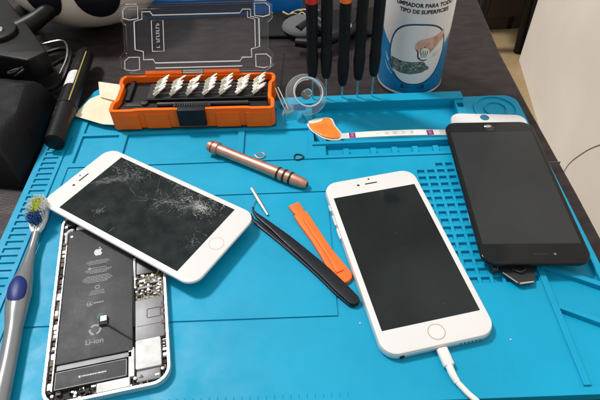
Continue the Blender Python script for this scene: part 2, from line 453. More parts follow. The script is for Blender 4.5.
# --- charging cable
ch = thing('charging_cable', 'white charging cable plugged into the bottom of the white phone', 'cable', (8.72, 15.95, .33), radians(10.88))
MB().prism(rrect(.66, .35, .02, 2), 0, .1) if 0 else None
MB().rings([[(x, yy, z) for x, z in inset(rrect(.74, .50, .22, 5), i_)] for yy, i_ in ((-.02, .05), (-.06, 0), (-1.15, 0), (-1.22, .04))]).build('plug', 'white', ch)
MB().rings([[(x, yy, z) for x, z in rrect(.6, .15, .05, 3)] for yy in (0.1, -.03)]).build('connector_tip', 'steel', ch)
ci = Matrix.Rotation(-radians(10.88), 4, 'Z') @ Matrix.Translation((-8.72, -15.95, -.33))
pp = [tuple(ci @ Vector(v)) for v in ((8.93, 14.78, .33), (9.05, 14.2, .31), (9.25, 13.72, .22), (9.75, 13.0, .19), (10.3, 12.3, .17), (10.9, 11.2, -.26), (11.0, 9, -.26), (9, 4, -.26))]
MB().tube([pp[0], pp[1], pp[2]], [.25, .24, .21], 12).build('strain_relief', 'cable', ch)
MB().tube(pp[2:], .185, 12).build('cord', 'cable', ch)

# --- cracked screen assembly lying across the opened phone
cs = thing('cracked_screen', 'white framed smartphone screen with badly cracked glass, lying across the open phone', 'phone screen', (-12.09, 28.22, 1.02), 0, rot=(radians(-.2), radians(.7), radians(56.97)))
MB().prism(rrect(W_, L_, 1.10, 10), 0, .24, .10, bb=.05).build('bezel', 'whiteglass', cs)
dsp = MB().prism(rrect(6.85, 12.18, .03, 2), .238, .243).build('display', 'scr_c', cs)
hb = MB().prism(circ(.56, 40, 0, -6.93), .240, .246).build('home_button', 'whiteglass', cs)
mm = MB(); mring(mm, 0, -6.93, .53, .57, .240, .249, 40); mm.build('button_ring', 'ringm', hb)
MB().prism(rrect(1.05, .13, .06, 4, 0, 7.03), .240, .244).build('earpiece', 'dark', cs)
MB().prism(circ(.11, 16, -1.08, 7.03), .240, .244).build('camera', 'lens', cs)
MB().prism(circ(.07, 16, -.02, 7.45), .240, .244).build('sensor', 'lens', cs)
mm = MB(); rnd = random.Random(5)
def crack(m, x, y, ang, ln, w, depth=0, wob=.42):
    n = max(2, int(ln/.15)); px, py = x, y; base = ang
    for i in range(n):
        ang = base+rnd.uniform(-1, 1)*(.15+wob*1.3); base += rnd.uniform(-.05, .05); s_ = ln/n*rnd.uniform(.6, 1.3)
        qx, qy = px+cos(ang)*s_, py+sin(ang)*s_
        if not (-3.38 < qx < 3.38 and -6.03 < qy < 6.03): return
        ww = w*(1-i/n*.8)*rnd.uniform(.3, 1.4)
        nx_, ny_ = -sin(ang)*ww, cos(ang)*ww
        if rnd.random() < .86: m.add([(px-nx_, py-ny_, .2445), (qx-nx_*.8, qy-ny_*.8, .2445), (qx+nx_*.8, qy+ny_*.8, .2445), (px+nx_, py+ny_, .2445)], [(0, 1, 2, 3)])
        if depth < 3 and rnd.random() < .34: crack(m, qx, qy, ang+rnd.choice((-1, 1))*rnd.uniform(.4, 1.3), ln*rnd.uniform(.25, .55), w*.7, depth+1)
        px, py = qx, qy
def shards(m, cx, cy, n, sx, sy, smax):
    for i in range(n):
        x = rnd.gauss(cx, sx); y = rnd.gauss(cy, sy)
        if abs(x) > 3.3 or abs(y) > 5.95: continue
        r = rnd.uniform(.01, smax)**1.0; k = rnd.randint(3, 5); a0 = rnd.uniform(0, 6.3)
        m.add([(x+r*rnd.uniform(.3, 1)*cos(a0+2*pi*j/k), y+r*rnd.uniform(.3, 1)*sin(a0+2*pi*j/k), .2450) for j in range(k)], [tuple(range(k))])
CX, CY = 2.2, -3.5                                     # impact point, near the home-button end
for t in range(14): crack(mm, CX+rnd.uniform(-.25, .25), CY+rnd.uniform(-.6, .6), rnd.uniform(0, 2*pi), rnd.uniform(.4, 1.1), .017, 1, .3)
for t in range(9): crack(mm, CX, CY+rnd.uniform(-.4, .4), 1.75+rnd.uniform(-.5, .5), rnd.uniform(1.5, 4), .008, 2, .10)
for t in range(34):                                    # splinters along the far long edge
    y0 = rnd.uniform(-5.6, 5.6); crack(mm, 3.38, y0, pi+rnd.uniform(-1.2, 1.2), rnd.uniform(.2, .9), .011, 2, .2)
for x, y, a_, l_ in ((3.3, 5.4, -2.1, 4.5), (2.2, 6.0, -1.5, 4.0), (3.3, 1.4, 3.6, 3.0), (1.7, -1.8, 1.9, 4.2), (-.6, -5.9, 1.2, 1.5), (-1.2, -5.6, .6, 1.5), (.2, -5.9, 1.5, 1.2), (-3.3, .8, .2, .8)):
    crack(mm, x, y, a_, l_, .006, 2, .10)
shards(mm, CX+.15, CY, 330, .30, .75, .062); shards(mm, 2.7, -2.3, 90, .30, .8, .045); shards(mm, -.9, -5.2, 40, .4, .4, .05); shards(mm, 0, 0, 60, 2.4, 4, .016); shards(mm, 3.0, 2.5, 60, .2, 2.2, .035)
mm.build('cracks', 'crack', dsp)
mm = MB()                                              # dusty smears, plus a top-end reflection streak painted as pale strokes
def streaks(m, x, y, ang, ln, wd, n):
    for i in range(n):
        t = rnd.gauss(0, .5)*ln; q_ = rnd.gauss(0, .5)*wd
        px, py = x+cos(ang)*t-sin(ang)*q_, y+sin(ang)*t+cos(ang)*q_
        if abs(px) > 3.35 or abs(py) > 6.0: continue
        l_ = rnd.uniform(.05, .22); w_ = rnd.uniform(.008, .03); a2 = ang+rnd.uniform(-.3, .3)
        c_, s_ = cos(a2), sin(a2)
        m.add([(px-c_*l_-s_*w_*.3, py-s_*l_, .2442), (px+s_*w_, py-c_*w_, .2442), (px+c_*l_, py+s_*l_, .2442), (px-s_*w_, py+c_*w_, .2442)], [(0, 1, 2, 3)])
streaks(mm, 1.3, 4.5, -.95, 1.3, .35, 170); streaks(mm, .4, 5.2, -.9, .8, .25, 70); streaks(mm, -2.0, 3.1, .3, .5, .3, 26); streaks(mm, 2.6, 3.8, -1.3, 1.5, .5, 60); streaks(mm, CX, CY, 1.4, 1.4, .7, 120)
shards(mm, CX, CY, 120, .45, .8, .08); shards(mm, .2, .4, 90, 2.0, 3.4, .03)
mm.build('glass_dust_and_glare', 'dust_glare', dsp)

# --- opened phone
op = thing('opened_phone', 'opened smartphone housing showing its black battery and circuit board', 'phone', (-13.65, 21.38, 0.005), radians(10.67))
mm = MB()
oo = rrect(W_, L_, 1.15, 10); mm.prism(oo, 0, .12, bb=.1)
mm.ring_prism(oo, inset(oo, .17), .11, .60)
fr = mm.build('housing', 'alu', op)
MB().prism(inset(oo, .2), .12, .16).build('tray_floor', 'dark', op)
bt = MB().prism(rrect(4.86, 11.3, .14, 4, -.88, .45), .15, .50, .06).build('battery', 'batt', op)
mm = MB(); flat(mm, apple_outline(), .5005, .003, .72, -.98, 3.55)
flat(mm, [(0, .42), (.02, .56), (.16, .66), (.15, .52)], .5005, .003, .72, -.96, 3.55)
mm.build('logo_print', 'logo', bt)
mm = MB(); rr = random.Random(3)
def textline(m, cx, y, w, h, z, r=rr):
    x = cx-w/2
    while x < cx+w/2:
        l = r.uniform(.05, .17)
        m.box(x, min(x+l, cx+w/2), y-h/2+r.uniform(-.008, .008), y+h/2, z, z+.003); x += l+.035
for y, w in ((2.72, 1.5), (2.58, 1.7), (2.44, 1.3)): textline(mm, -.98, y, w, .055, .5005)
for y, w in ((2.05, 1.1), (1.88, 1.9), (1.75, 1.7), (1.62, 1.2)): textline(mm, -.9, y, w, .055, .5005)
for y, w in ((1.32, 1.6), (1.19, 1.9), (1.06, 2.1), (.93, 1.9), (.80, 1.5)): textline(mm, -.95, y, w, .055, .5005)
for y, w in ((.02, .9), (-.12, 1.0), (-.26, 1.1)): textline(mm, -.9, y, w, .05, .5005)
flat(mm, [(-.14, -.1), (.14, -.1), (0, .14)], .5005, .003, 1, -1.55, 2.08)
mring(mm, -.92, .32, .12, .17, .5005, .5035, 20)
t = text_mb('Li-ion', .52, bold=.004); t.xf(Matrix.Translation((-.92, -4.18, .501))); mm.add(t.v, t.f)
mring(mm, -1.38, -1.02, .20, .225, .5005, .5035, 24)
t = text_mb('UL', .28, bold=.012); t.xf(Matrix.Translation((-1.38, -1.12, .501))); mm.add(t.v, t.f)
textline(mm, -.75, -1.0, .7, .09, .5005)
for k in range(3):                                     # recycling arrows
    a0 = pi/2+k*2*pi/3
    A = [(-.92+.34*cos(a0+t_), -3.15+.34*sin(a0+t_)) for t_ in (-.75, -.35, .1, .45)]
    flat(mm, ribbon(A, [.065, .065, .065, .065], 2), .5005, .003)
    tip = a0+.45; c_ = (-.92+.34*cos(tip), -3.15+.34*sin(tip)); tx, ty = -sin(tip), cos(tip)
    flat(mm, [(c_[0]+.11*cos(tip), c_[1]+.11*sin(tip)), (c_[0]+.19*tx, c_[1]+.19*ty), (c_[0]-.11*cos(tip), c_[1]-.11*sin(tip))], .5005, .003)
mm.build('warning_print', 'battp', bt)
mm = MB(); mring(mm, -.62, -2.15, .15, .20, .5005, .5035, 24); mm.box(-.72, -.52, -2.2, -2.1, .5005, .504); mm.build('green_mark', 'green', bt)
MB().box(-3.2, 1.45, -5.62, -5.28, .16, .46).build('pull_tab', 'shieldd', op)
MB().box(.2, 1.3, -5.5, -5.4, .461, .466).box(-3.1, -.1, -5.3, -5.27, .461, .47).build('tab_glint', 'shield', op)
tp = MB().prism(rrect(4.45, 1.22, .06, 3, -1.03, -6.3), .16, .47, .03).build('vibration_motor', 'batt', op)
mm = MB(); o_ = rrect(4.40, 1.17, .06, 3, -1.03, -6.3); mm.ring_prism(o_, inset(o_, .045), .471, .476)
mm.build('foil_edge', 'shield', tp)
mm = MB(); textline(mm, -.85, -6.3, 1.5, .09, .4715); flat(mm, apple_outline(), .4715, .003, .17, -1.72, -6.3); mm.build('module_print', 'logo', tp)
# side rail with clips and flex
rr = random.Random(8); clips = MB(); fx = MB(); dk = MB().box(-3.69, -3.40, -7, 6.6, .14, .2)
v = -7.0
while v < 6.6:
    l = rr.uniform(.12, .42); t_ = rr.random()
    tgt = clips if t_ < .42 else (fx if t_ < .78 else dk)
    tgt.box(-3.70+rr.uniform(0, .05), -3.42+rr.uniform(-.06, .04), v, v+l, .15, rr.uniform(.34, .52)); v += l+rr.uniform(.02, .12)
clips.box(-3.42, -3.36, -6.9, 6.2, .15, .47)
clips.build('rail_clips', 'alu', op); fx.build('rail_flex', 'flexb', op); dk.build('rail_spacers', 'dark', op)
# antenna bands at the top
MB().tube([(-3.45, 4.9, .48), (-3.45, 5.8, .5), (-3.2, 6.15, .5), (-2.95, 6.1, .5)], [.09, .10, .13, .15], 8).build('antenna_bracket', 'padw', op)
MB().box(-2.75, -1.15, 6.12, 6.42, .2, .53).build('battery_tab', 'padw', op)
MB().prism(circ(.1, 14, -3.05, 5.5), .45, .53).build('screw', 'alu', op)
MB().box(-3.6, -2.9, 6.7, 7.4, .15, .45).box(-2.7, 3.4, 6.6, 7.5, .15, .4).build('camera_block', 'shieldd', op)
# logic board column
lb = MB().box(1.66, 3.62, -1.35, 7.0, .15, .30).build('logic_board', 'pcb', op)
MB().prism(rrect(1.5, 2.3, .08, 3, 2.55, 1.9), .30, .46, .02).build('chip_shield', 'shieldd', lb)
MB().prism(rrect(1.5, 2.0, .08, 3, 2.55, 4.4), .30, .46, .02).build('chip_shield', 'shield', lb)
rr = random.Random(21); c1 = MB(); c2 = MB(); c3 = MB()
for i in range(46):
    x = rr.uniform(1.7, 3.4); y = rr.uniform(-1.3, .7); w = rr.uniform(.06, .24); h = rr.uniform(.05, .2)
    rr.choice((c1, c2, c3)).box(x, x+w, y, y+h, .295, rr.uniform(.34, .47))
c1.build('solder_parts', 'alu', lb); c2.build('chips', 'dark', lb); c3.build('connectors', 'gold', lb)
mm = MB(); mring(mm, 2.75, -.9, .10, .17, .3, .48, 18); mm.box(2.0, 2.9, -.55, -.38, .3, .49).box(2.75, 3.45, -.2, -.05, .3, .49)
mm.build('bracket', 'shield', lb)
MB().tube([(1.58, 3.4, .40), (1.62, 1, .44), (1.60, -1, .45), (1.66, -3.5, .42)], .07, 8).build('antenna_cable', 'dark', op)
MB().box(1.58, 1.74, -.4, 2.3, .3, .50).build('flex_strip', 'padw', op)
sp = MB().prism(rrect(1.92, 3.15, .08, 3, 2.66, -3.0), .16, .44, .03).build('loudspeaker', 'shield', op)
o_ = rrect(.95, .75, .12, 4, 2.95, -2.65); mm = MB().ring_prism(o_, inset(o_, .045), .44, .447); mm.box(1.8, 3.5, -3.55, -3.52, .44, .446).build('speaker_seam', 'dark', sp)
MB().prism(rrect(1.62, 2.05, .12, 4, 2.53, -5.62), .16, .50, .03).build('white_label_pad', 'padw', op)
MB().prism(rrect(1.5, .75, .06, 3, 2.5, -7.1), .16, .42, .03).build('port_module', 'shield', op)
MB().box(1.28, 1.62, -7.0, -5.0, .16, .46).build('bracket', 'padw', op)
mm = MB(); m2 = MB(); m3 = MB(); rr = random.Random(4)
for i in range(60):
    x = rr.uniform(-3.4, 3.3); y = rr.uniform(-7.65, -7.0); w = rr.uniform(.08, .3); h = rr.uniform(.05, .22)
    if -.6 < x < 1.4 and rr.random() < .7: continue
    rr.choice((mm, m2, m3)).box(x, x+w, y, min(y+h, -6.98), .15, rr.uniform(.3, .46))
for i in range(22):
    y = rr.uniform(-7, -1.5); rr.choice((mm, m2, m3)).box(3.45, rr.uniform(3.6, 3.7), y, y+rr.uniform(.1, .3), .15, rr.uniform(.3, .5))
mm.build('bottom_clips', 'alu', op); m2.build('bottom_connectors', 'dark', op); m3.build('bottom_flex', 'flexb', op)
MB().box(-.65, 1.35, -7.62, -7.02, .2, .47).build('bottom_bracket', 'padw', op)
for x, y in ((-3.3, -7.25), (-1.9, -7.35), (1.7, -7.2), (3.4, -6.9), (3.35, -.7), (3.4, .9), (1.75, .4)):
    s_ = MB().prism(circ(.11, 14, x, y), .35, .52, .02).build('screw', 'steel', op)
fc = MB().tube([(1.5, -4.45, .52), (.9, -3.9, .56), (.3, -3.35, .62), (-.25, -2.85, .66)], .055, 8).build('sensor_flex', 'ink', op)
MB().box(-.62, -.08, -3.0, -2.35, .56, .70).build('flex_connector', 'dark', fc)
MB().box(-.52, -.14, -2.72, -2.36, .70, .74).build('connector_cap', 'gold', fc)

# --- black screen over a white one, right
wp = thing('white_screen', 'white phone front panel peeking out behind the black screen at right', 'phone screen', (17.12, 32.35, .145), radians(-5.6))
w2, l2 = 6.9, 13.9
MB().prism(rrect(w2, l2, 1.0, 10), 0, .50, .12, bb=.1).build('bezel', 'whiteglass', wp)
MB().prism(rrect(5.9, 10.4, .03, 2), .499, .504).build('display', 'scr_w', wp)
MB().prism(circ(.42, 28, -.32, 6.35), .499, .506).build('home_button', 'bluefilm', wp)
bs = thing('black_screen', 'black phone screen assembly lying upside down on top of the white one', 'phone screen', (16.94, 29.59, .78), radians(-1.97))
MB().prism(rrect(7.78, 15.8, 1.05, 10), 0, .32, .09, bb=.05).build('bezel', 'blk_b', bs)
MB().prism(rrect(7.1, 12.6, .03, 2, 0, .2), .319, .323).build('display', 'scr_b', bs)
specks(bs, .3235, 60, 78)
MB().prism(rrect(1.0, .12, .06, 4, .35, -7.05), .319, .324).build('earpiece', 'dark', bs)
MB().prism(circ(.10, 16, 1.38, -7.05), .319, .324).build('camera', 'shield', bs)
hb = MB().prism(circ(.46, 28, .02, 7.1), .319, .327).build('home_button', 'lens', bs)
MB().lathe([(0, .34), (.08, .33), (.14, .2), (.16, .05)], 20).xf(Matrix.Translation((-.12, 7.22, .32)) @ Matrix.Diagonal((1, .6, 1, 1))).build('button_glint', 'steel', hb)
mm = MB().prism([(-2.75, -7.0), (-2.45, -8.2), (-1.55, -9.15), (-.45, -9.0), (-.2, -8.2), (.4, -7.2)], -.50, -.40)
fx = mm.build('flex_cable', 'ink', bs)
MB().tube([(-2.45, -8.15, -.34), (-1.62, -9.05, -.34)], .05, 6, 1).tube([(-1.5, -9.1, -.34), (-.5, -8.96, -.34)], .07, 6, 1).build('contact_strip', 'steel', fx)
MB().box(-3.15, -2.8, -8.1, -7.3, -.6, -.1).build('side_tab', 'ink', fx)
MB().box(-2.82, -2.78, -7.9, -7.3, -.5, -.08).build('tab_edge', 'alu', fx)
MB().tube([(-1.7, -7.9, -.32), (-1.2, -8.2, -.22), (-.8, -7.9, -.2), (-1.1, -7.5, -.2)], .06, 8).build('sensor_wire', 'ink', fx)

# ------------------------------------------------------------------ tools on the mat
# copper pen-like screwdriver
cp = thing('copper_screwdriver', 'copper pen style screwdriver handle with three black rings near its tip', 'screwdriver', (-8.0, 36.2, .63), 0,
           rot=(0, radians(91.2), atan2(-5.2, 8.65)))
MB().lathe([(0, .34), (.06, .48), (.3, .54), (.42, .54), (.46, .40), (.58, .40), (.62, .60), (1.05, .62), (1.12, .47), (1.5, .49), (4, .47), (6.0, .50), (7.2, .55),
            (8.7, .54), (9.7, .44), (10.0, .34), (10.08, .22)], 32).build('handle', 'copper', cp)
for z in (7.35, 7.95, 8.55):
    mm = MB().lathe([(z-.10, .48), (z-.09, .575), (z+.09, .575), (z+.10, .48)], 28, False, False).build('grip_ring', 'rubber', cp)
MB().lathe([(.45, .34), (.47, .40), (.57, .40), (.6, .34)], 24, False, False).build('collar_groove', 'rubber', cp)
MB().lathe([(10.07, .2), (10.10, .18)], 20).build('bit_socket', 'dark', cp)

# rubber ring and little wire clip
def loop(name, pts, r, mat): return MB().tube(pts, r, 8, 5).build(name, mat)
t = loop('rubber_ring', [(.42*cos(a)*(1+.10*cos(3*a)), .36*sin(a)*(1+.1*cos(3*a)), 0) for a in [i/9*2*pi for i in range(10)]], .06, 'rubber')
put(t, (.02, 34.85, .065)); tag(t, 'small black rubber ring lying alone near the middle of the mat', 'ring')
t = MB().tube([(-.45, .1, 0), (-.2, .36, .03), (.2, .36, .06), (.42, .05, .04), (.2, -.25, .02), (-.2, -.22, 0), (-.5, .15, .03)], .055, 8).build('ring', 'copper') 
t.name = 'wire_clip'; put(t, (-3.45, 35.35, .02 - .2)); t.location.z = -.10*S; tag(t, 'tiny bent copper wire clip behind the copper screwdriver', 'clip')
put(t, (-3.4, 35.15, .06))

# tweezers
tw = thing('tweezers', 'black fine tweezers with curved tips beside the orange pry tool', 'tweezers', (0, 0, 0))
pA = [(-3.82, 28.75), (-3.68, 28.15), (-3.1, 27.5), (-2.1, 26.45), (-.9, 25.1), (1.2, 22.65), (2.6, 20.85), (3.45, 19.75), (3.62, 19.45)]
wA = [.06, .11, .20, .26, .38, .46, .48, .42, .2]
off = Vector((-.30, -.26))
MB().prism(ribbon(pA, wA), .32, .46, .05).build('upper_arm', 'twz', tw)
pB = [(-3.95, 28.2), (-3.85, 27.7), (-3.2, 27.0), (-2.25, 26.1), (-1.0, 24.9), (1.12, 22.55), (2.5, 20.8), (3.4, 19.72), (3.6, 19.42)]
MB().prism(ribbon(pB, wA), .10, .24, .05).build('lower_arm', 'twz', tw)
MB().prism(ribbon([(2.0, 21.65), (2.8, 20.6), (3.5, 19.65)], [.3, .38, .26]), .15, .34).build('joint', 'twz', tw)
bt_ = MB().tube([(-3.98, 30.95, .35), (-3.3, 29.5, .32), (-2.62, 28.1, .2)], [.16, .18, .10], 8, 2).build('metal_pin', 'bitsteel')
bt_.data = bt_.data; tag(bt_, 'thin silver metal pin in front of the tweezer tips', 'pin')
bt_.location.z = -.1*S
wq = MB().tube([(-3.55, 30.0, .12), (-3.8, 29.3, .16), (-3.86, 28.8, .2)], .035, 6).build('silver_wire', 'steel')
tag(wq, 'short silver wire between the metal pin and tweezer tip', 'wire')

# orange pry tool
pr = thing('pry_tool', 'orange plastic pry bar with flat tip and rounded end beside tweezers', 'pry tool', (-.52, 29.05, .02), atan2(-7.75, 3.62))
MB().prism(ribbon([(0, 0), (.6, 0), (.9, 0), (1.05, 0), (1.25, 0), (2.2, 0), (4.0, .02), (5.5, 0), (7.0, 0), (7.9, 0), (8.35, 0), (8.55, 0)], [.46, .46, .44, .36, .56, .56, .50, .52, .66, .74, .58, .2], 3), 0, .30, .08).build('blade', 'orange2', pr)
MB().prism(ribbon([(1.9, 0), (3.5, 0), (6.0, 0), (7.6, 0)], [.12, .16, .16, .30], 4), .28, .42, .08).build('raised_rib', 'orange2', pr)

# toothbrush
tb = thing('toothbrush', 'worn grey toothbrush with blue thumb grip and yellow green bristles', 'toothbrush', (0, 0, 0))
MB().tube([(-20.45, 27.0, .85), (-20.38, 26.0, .75), (-20.32, 25.0, .68), (-20.15, 23.5, .68), (-20.0, 22.2, .75), (-19.85, 20.9, .78), (-19.62, 19.6, .76), (-19.35, 18.2, .70), (-18.95, 15.9, .68), (-18.6, 13.3, .66), (-18.2, 10.5, .62), (-18.05, 9.6, .6)],
          [.26, .28, .30, .44, .68, .84, .74, .58, .56, .62, .62, .30], 20, 6, .85).build('handle', 'brushgrey', tb)
bl = MB()
mm = Matrix.Translation((-19.86, 21.0, 1.12)) @ Matrix.Rotation(radians(12), 4, 'Z')
bl.sphere((0, 0, 0), .68, 1.35, .46, 24, 12).xf(mm); bl.build('thumb_grip', 'brushblue', tb)
hd = MB().prism(ribbon([(-20.45, 26.5), (-20.5, 27.0), (-20.62, 27.8), (-20.75, 28.8), (-20.85, 29.7), (-20.9, 30.05)], [.28, .52, .68, .68, .50, .22], 5), .70, 1.02, .08).build('head', 'brushclear', tb)
rr = random.Random(2); G = MB(); Wh = MB(); B = MB()
for i in range(10):
    for j in range(-3, 4):
        s_ = i/9; cx = -20.54-.26*s_+j*.17; cy = 27.15+2.5*s_
        if abs(j) == 3 and i in (0, 1, 8, 9): continue
        if abs(j) == 2 and i in (0, 9): continue
        for q in range(9):
            x = cx+rr.uniform(-.09, .09); y = cy+rr.uniform(-.12, .12); h = rr.uniform(.85, 1.1); sx = j*.05+rr.uniform(-.10, .10); sy = rr.uniform(-.1, .1)
            T = B if i < 3 and abs(j) < 3 else (G if abs(j) < 2 and i < 8 and not (i in (4, 6) and j == 0 and q % 2) else Wh)
            if i == 3 and q < 4: T = B
            T.tube([(x, y, 1.0), (x+sx, y+sy, 1.0+h*.8)], [.026, .02], 5, 1)
G.build('green_bristles', 'br_g', hd); Wh.build('white_bristles', 'br_w', hd); B.build('blue_bristles', 'br_b', hd)

# ------------------------------------------------------------------ orange bit box
bx_rz = radians(-1.2)
bx = thing('bit_case', 'orange screwdriver bit case with black tray and open clear lid', 'tool case', (-9.72, 39.45, .02), bx_rz)
hw = 7.66; dp = 5.85; HT = 2.15
def case_outline(k=0.):
    o = [(-hw+.25, 0), (-5.5, 0), (-5.1, .12), (5.1, .12), (5.5, 0), (hw-.25, 0), (hw, .3), (hw, 1.45), (hw-.32, 1.8), (hw-.32, 4.1), (hw-.02, 4.45), (hw-.02, dp-.45), (hw-.4, dp),
         (-hw+.4, dp), (-hw+.02, dp-.45), (-hw+.02, 4.45), (-hw+.32, 4.1), (-hw+.32, 1.8), (-hw, 1.45), (-hw, .3)]
    return o
def soften(o, it=1):
    for _ in range(it):
        n = len(o); q = []
        for i in range(n):
            x0, y0 = o[i]; x1, y1 = o[(i+1) % n]; L = hypot(x1-x0, y1-y0); t = min(.3, .12/max(L, .01)) if L > .5 else .25
            q += [(x0+(x1-x0)*t, y0+(y1-y0)*t), (x1-(x1-x0)*t, y1-(y1-y0)*t)]
        o = q
    return o
co = soften(case_outline(), 2)
mm = MB().prism(inset(co, .12), 0, .5, bb=.1)
mm.ring_prism(co, inset(co, .34), .12, HT)
# thicker skirt blocks on the front wall
for x0, x1 in ((-7.3, -5.0), (-4.4, -2.2), (2.2, 4.4), (5.0, 7.3)):
    mm.box(x0, x1, -.08 if abs(x0+x1) > 9 else .02, .3, .10, HT-.42)
body = mm.build('case_body', 'orange', bx)
# hinge strip
mm = MB()
for x0, x1 in ((-5.2, -1.6), (.6, 4.1)): MB().tube([(x0, dp+.02, HT+.1), (x1, dp+.02, HT+.1)], .24, 12, 1).build('hinge', 'orange', bx)
MB().tube([(-1.5, dp+.02, HT+.12), (.5, dp+.02, HT+.12)], .16, 10, 1).build('hinge_pin', 'steel', bx)
tr = MB().prism(inset(co, .36), .5, .95).build('tray', 'tray', bx)
tr.location.z = .55*S
MB().box(-7.0, 6.9, 1.0, 1.9, .95, 1.05).box(-4.9, 6.9, 2.05, 2.25, .95, 1.35).box(-6.6, -6.2, 2.2, 5.3, .95, 1.3).build('tray_ribs', 'tray', tr)
MB().prism(rrect(1.8, .6, .2, 5, -5.6, 1.75), .96, 1.12, .04).prism(circ(.35, 20, -4.7, 1.8), .96, 1.3, .05).build('finger_recess', 'ink', tr)
MB().box(-4.6, 6.3, 2.5, 4.9, .95, 1.2).build('bit_holder', 'ink', tr)
MB().xf(Matrix()).rings([[(x, y, 1.22+z) for y, z in circ(.22, 14, 1.45, 0)] for x in (-3.4, 5.2)]).build('driver_shaft', 'shieldd', tr)
# latch
lt = MB().prism([(-1.28, -.2), (1.28, -.2), (1.28, .5), (-1.28, .5)], .45, HT+.1, .06).build('latch', 'tray', bx)
lt.location.z = 0
mm = MB()
for i in range(15): mm.box(-1.55+i*.22, -1.44+i*.22, .45, 1.0, HT+.02, HT+.16)
mm.box(-1.7, 1.75, .42, 1.05, HT-.12, HT+.04).build('latch_ridges', 'shieldd', lt)
# lid: clear shell leaning back, ribs frosted
ld = thing('x', '', '') if 0 else None
LM = Matrix.Translation((0, dp+.05, HT+.15)) @ Matrix.Rotation(radians(46), 4, 'X')
lw = 7.5; lh = 6.6
lo = [(-lw+.75, 0), (-lw+.75, .0), (-4.9, .0), (4.9, .0), (lw-.75, 0), (lw, .5), (lw, 1.55), (lw-.42, 2.0), (lw-.42, 4.7), (lw, 5.15), (lw, 6.2), (lw-.6, lh), (-lw+.6, lh),
      (-lw, 6.2), (-lw, 5.15), (-lw+.42, 4.7), (-lw+.42, 2.0), (-lw, 1.55), (-lw, .5)]
mm = MB().prism(lo, -.06, .06)
mm.ring_prism(lo, inset(lo, .10), .05, .75)
for v in (1,): mm.xf(LM)
lid = mm.build('lid', 'clear', bx)
mm = MB()
def rib(pts, r=.06, z=.10, closed=False):
    P = [(x, y, z) for x, y in pts]
    if closed: P.append(P[0])
    mm.tube(P, r, 6, 1)
rib(lo, .07, .03, True)
inner = [(-4.3, 5.6), (-4.55, 5.95), (-5.35, 5.95), (-5.35, 5.25), (-6.15, 5.05), (-6.15, 2.3), (-5.35, 2.1), (-5.35, 1.3), (-4.4, 1.3), (-4.2, .95), (4.2, .95), (4.4, 1.3), (5.35, 1.3), (5.35, 2.1), (6.15, 2.3), (6.15, 5.05), (5.35, 5.25), (5.35, 5.95), (4.55, 5.95), (4.3, 5.6)]
inner2 = [(x, y) for x, y in inner]
rib(inner, .065, .16, True)
rib([(5.75, 2.3), (5.75, 4.95), (5.05, 5.15), (5.05, 5.75)], .045, .2)
for sx in (-1, 1):
    for y0 in (.25, 5.2):
        c = [(sx*(lw-.28), y0+.15), (sx*(lw-.28), y0+.95), (sx*(lw-.7), y0+1.3), (sx*(lw-1.75), y0+1.3), (sx*(lw-1.75), y0+.1), (sx*(lw-.9), y0-.02)]
        rib(c, .06, .2, True)
rib([(-4.45, 2.1), (-4.45, 5.1), (-3.3, 5.1), (-3.3, 2.1)], .045, .14, True)
rib([(-4.2, .45), (4.4, .45)], .06, .18)
mm.xf(LM); mm.build('lid_ribs', 'frost', lid)
mm = MB(); rr = random.Random(9)
for i in range(9):
    y = 4.75-i*.27
    if i == 7: continue
    mm.box(-4.05, -3.72, y-.13, y-.08, .07, .10); mm.box(-4.05 if i % 2 else -3.76, -4.01 if i % 2 else -3.72, y-.13, y+.05, .07, .10)
    if i % 3 == 0: mm.box(-3.95, -3.75, y+.02, y+.05, .07, .10)
mm.xf(LM); mm.build('lid_lettering', 'frost', lid)

# bits: seven columns of slanted hex bits
ords = ('first', 'second', 'third', 'fourth', 'middle', 'x')
clab = ['silver screwdriver bit in the leftmost bundle of the orange case', 'silver screwdriver bit in the second bundle from the left',
        'silver screwdriver bit in the third bundle from the left', 'silver screwdriver bit in the middle bundle of the seven',
        'silver screwdriver bit in the third bundle from the right', 'silver screwdriver bit in the second bundle from the right',
        'silver screwdriver bit in the rightmost bundle of the orange case']
bit0 = bpy.data.objects.new('screwdriver_bit', None); COL.objects.link(bit0); bit0.empty_display_size = .01
MB().lathe([(0, .16), (.04, .205), (.60, .205), (.66, .15)], 6, smooth=False).build('shank', 'bitsteel', bit0)
MB().lathe([(.64, .14), (1.2, .125), (1.45, .05)], 8).build('point', 'bitsteel', bit0)
first = True
rr = random.Random(6)
cR = Matrix.Translation((-9.72, 39.45, .02)) @ Matrix.Rotation(bx_rz, 4, 'Z')
for c in range(7):
    for k in range(5):
        b_ = bit0 if first else copy_thing(bit0, (0, 0, 0)); first = False
        P = cR @ Vector((-3.95+c*1.575+rr.uniform(-.04, .04)+.03*k, 2.60+k*.44, 1.98+.03*k))
        b_.location = P*S
        dirn = Vector((.78, .34+rr.uniform(-.1, .1), .40+rr.uniform(-.08, .08))).normalized()
        b_.rotation_euler = dirn.to_track_quat('Z', 'Y').to_euler()
        tag(b_, clab[c], 'screwdriver bit', 'screwdriver bits of bundle %s' % ('one', 'two', 'three', 'four', 'five', 'six', 'seven')[c])

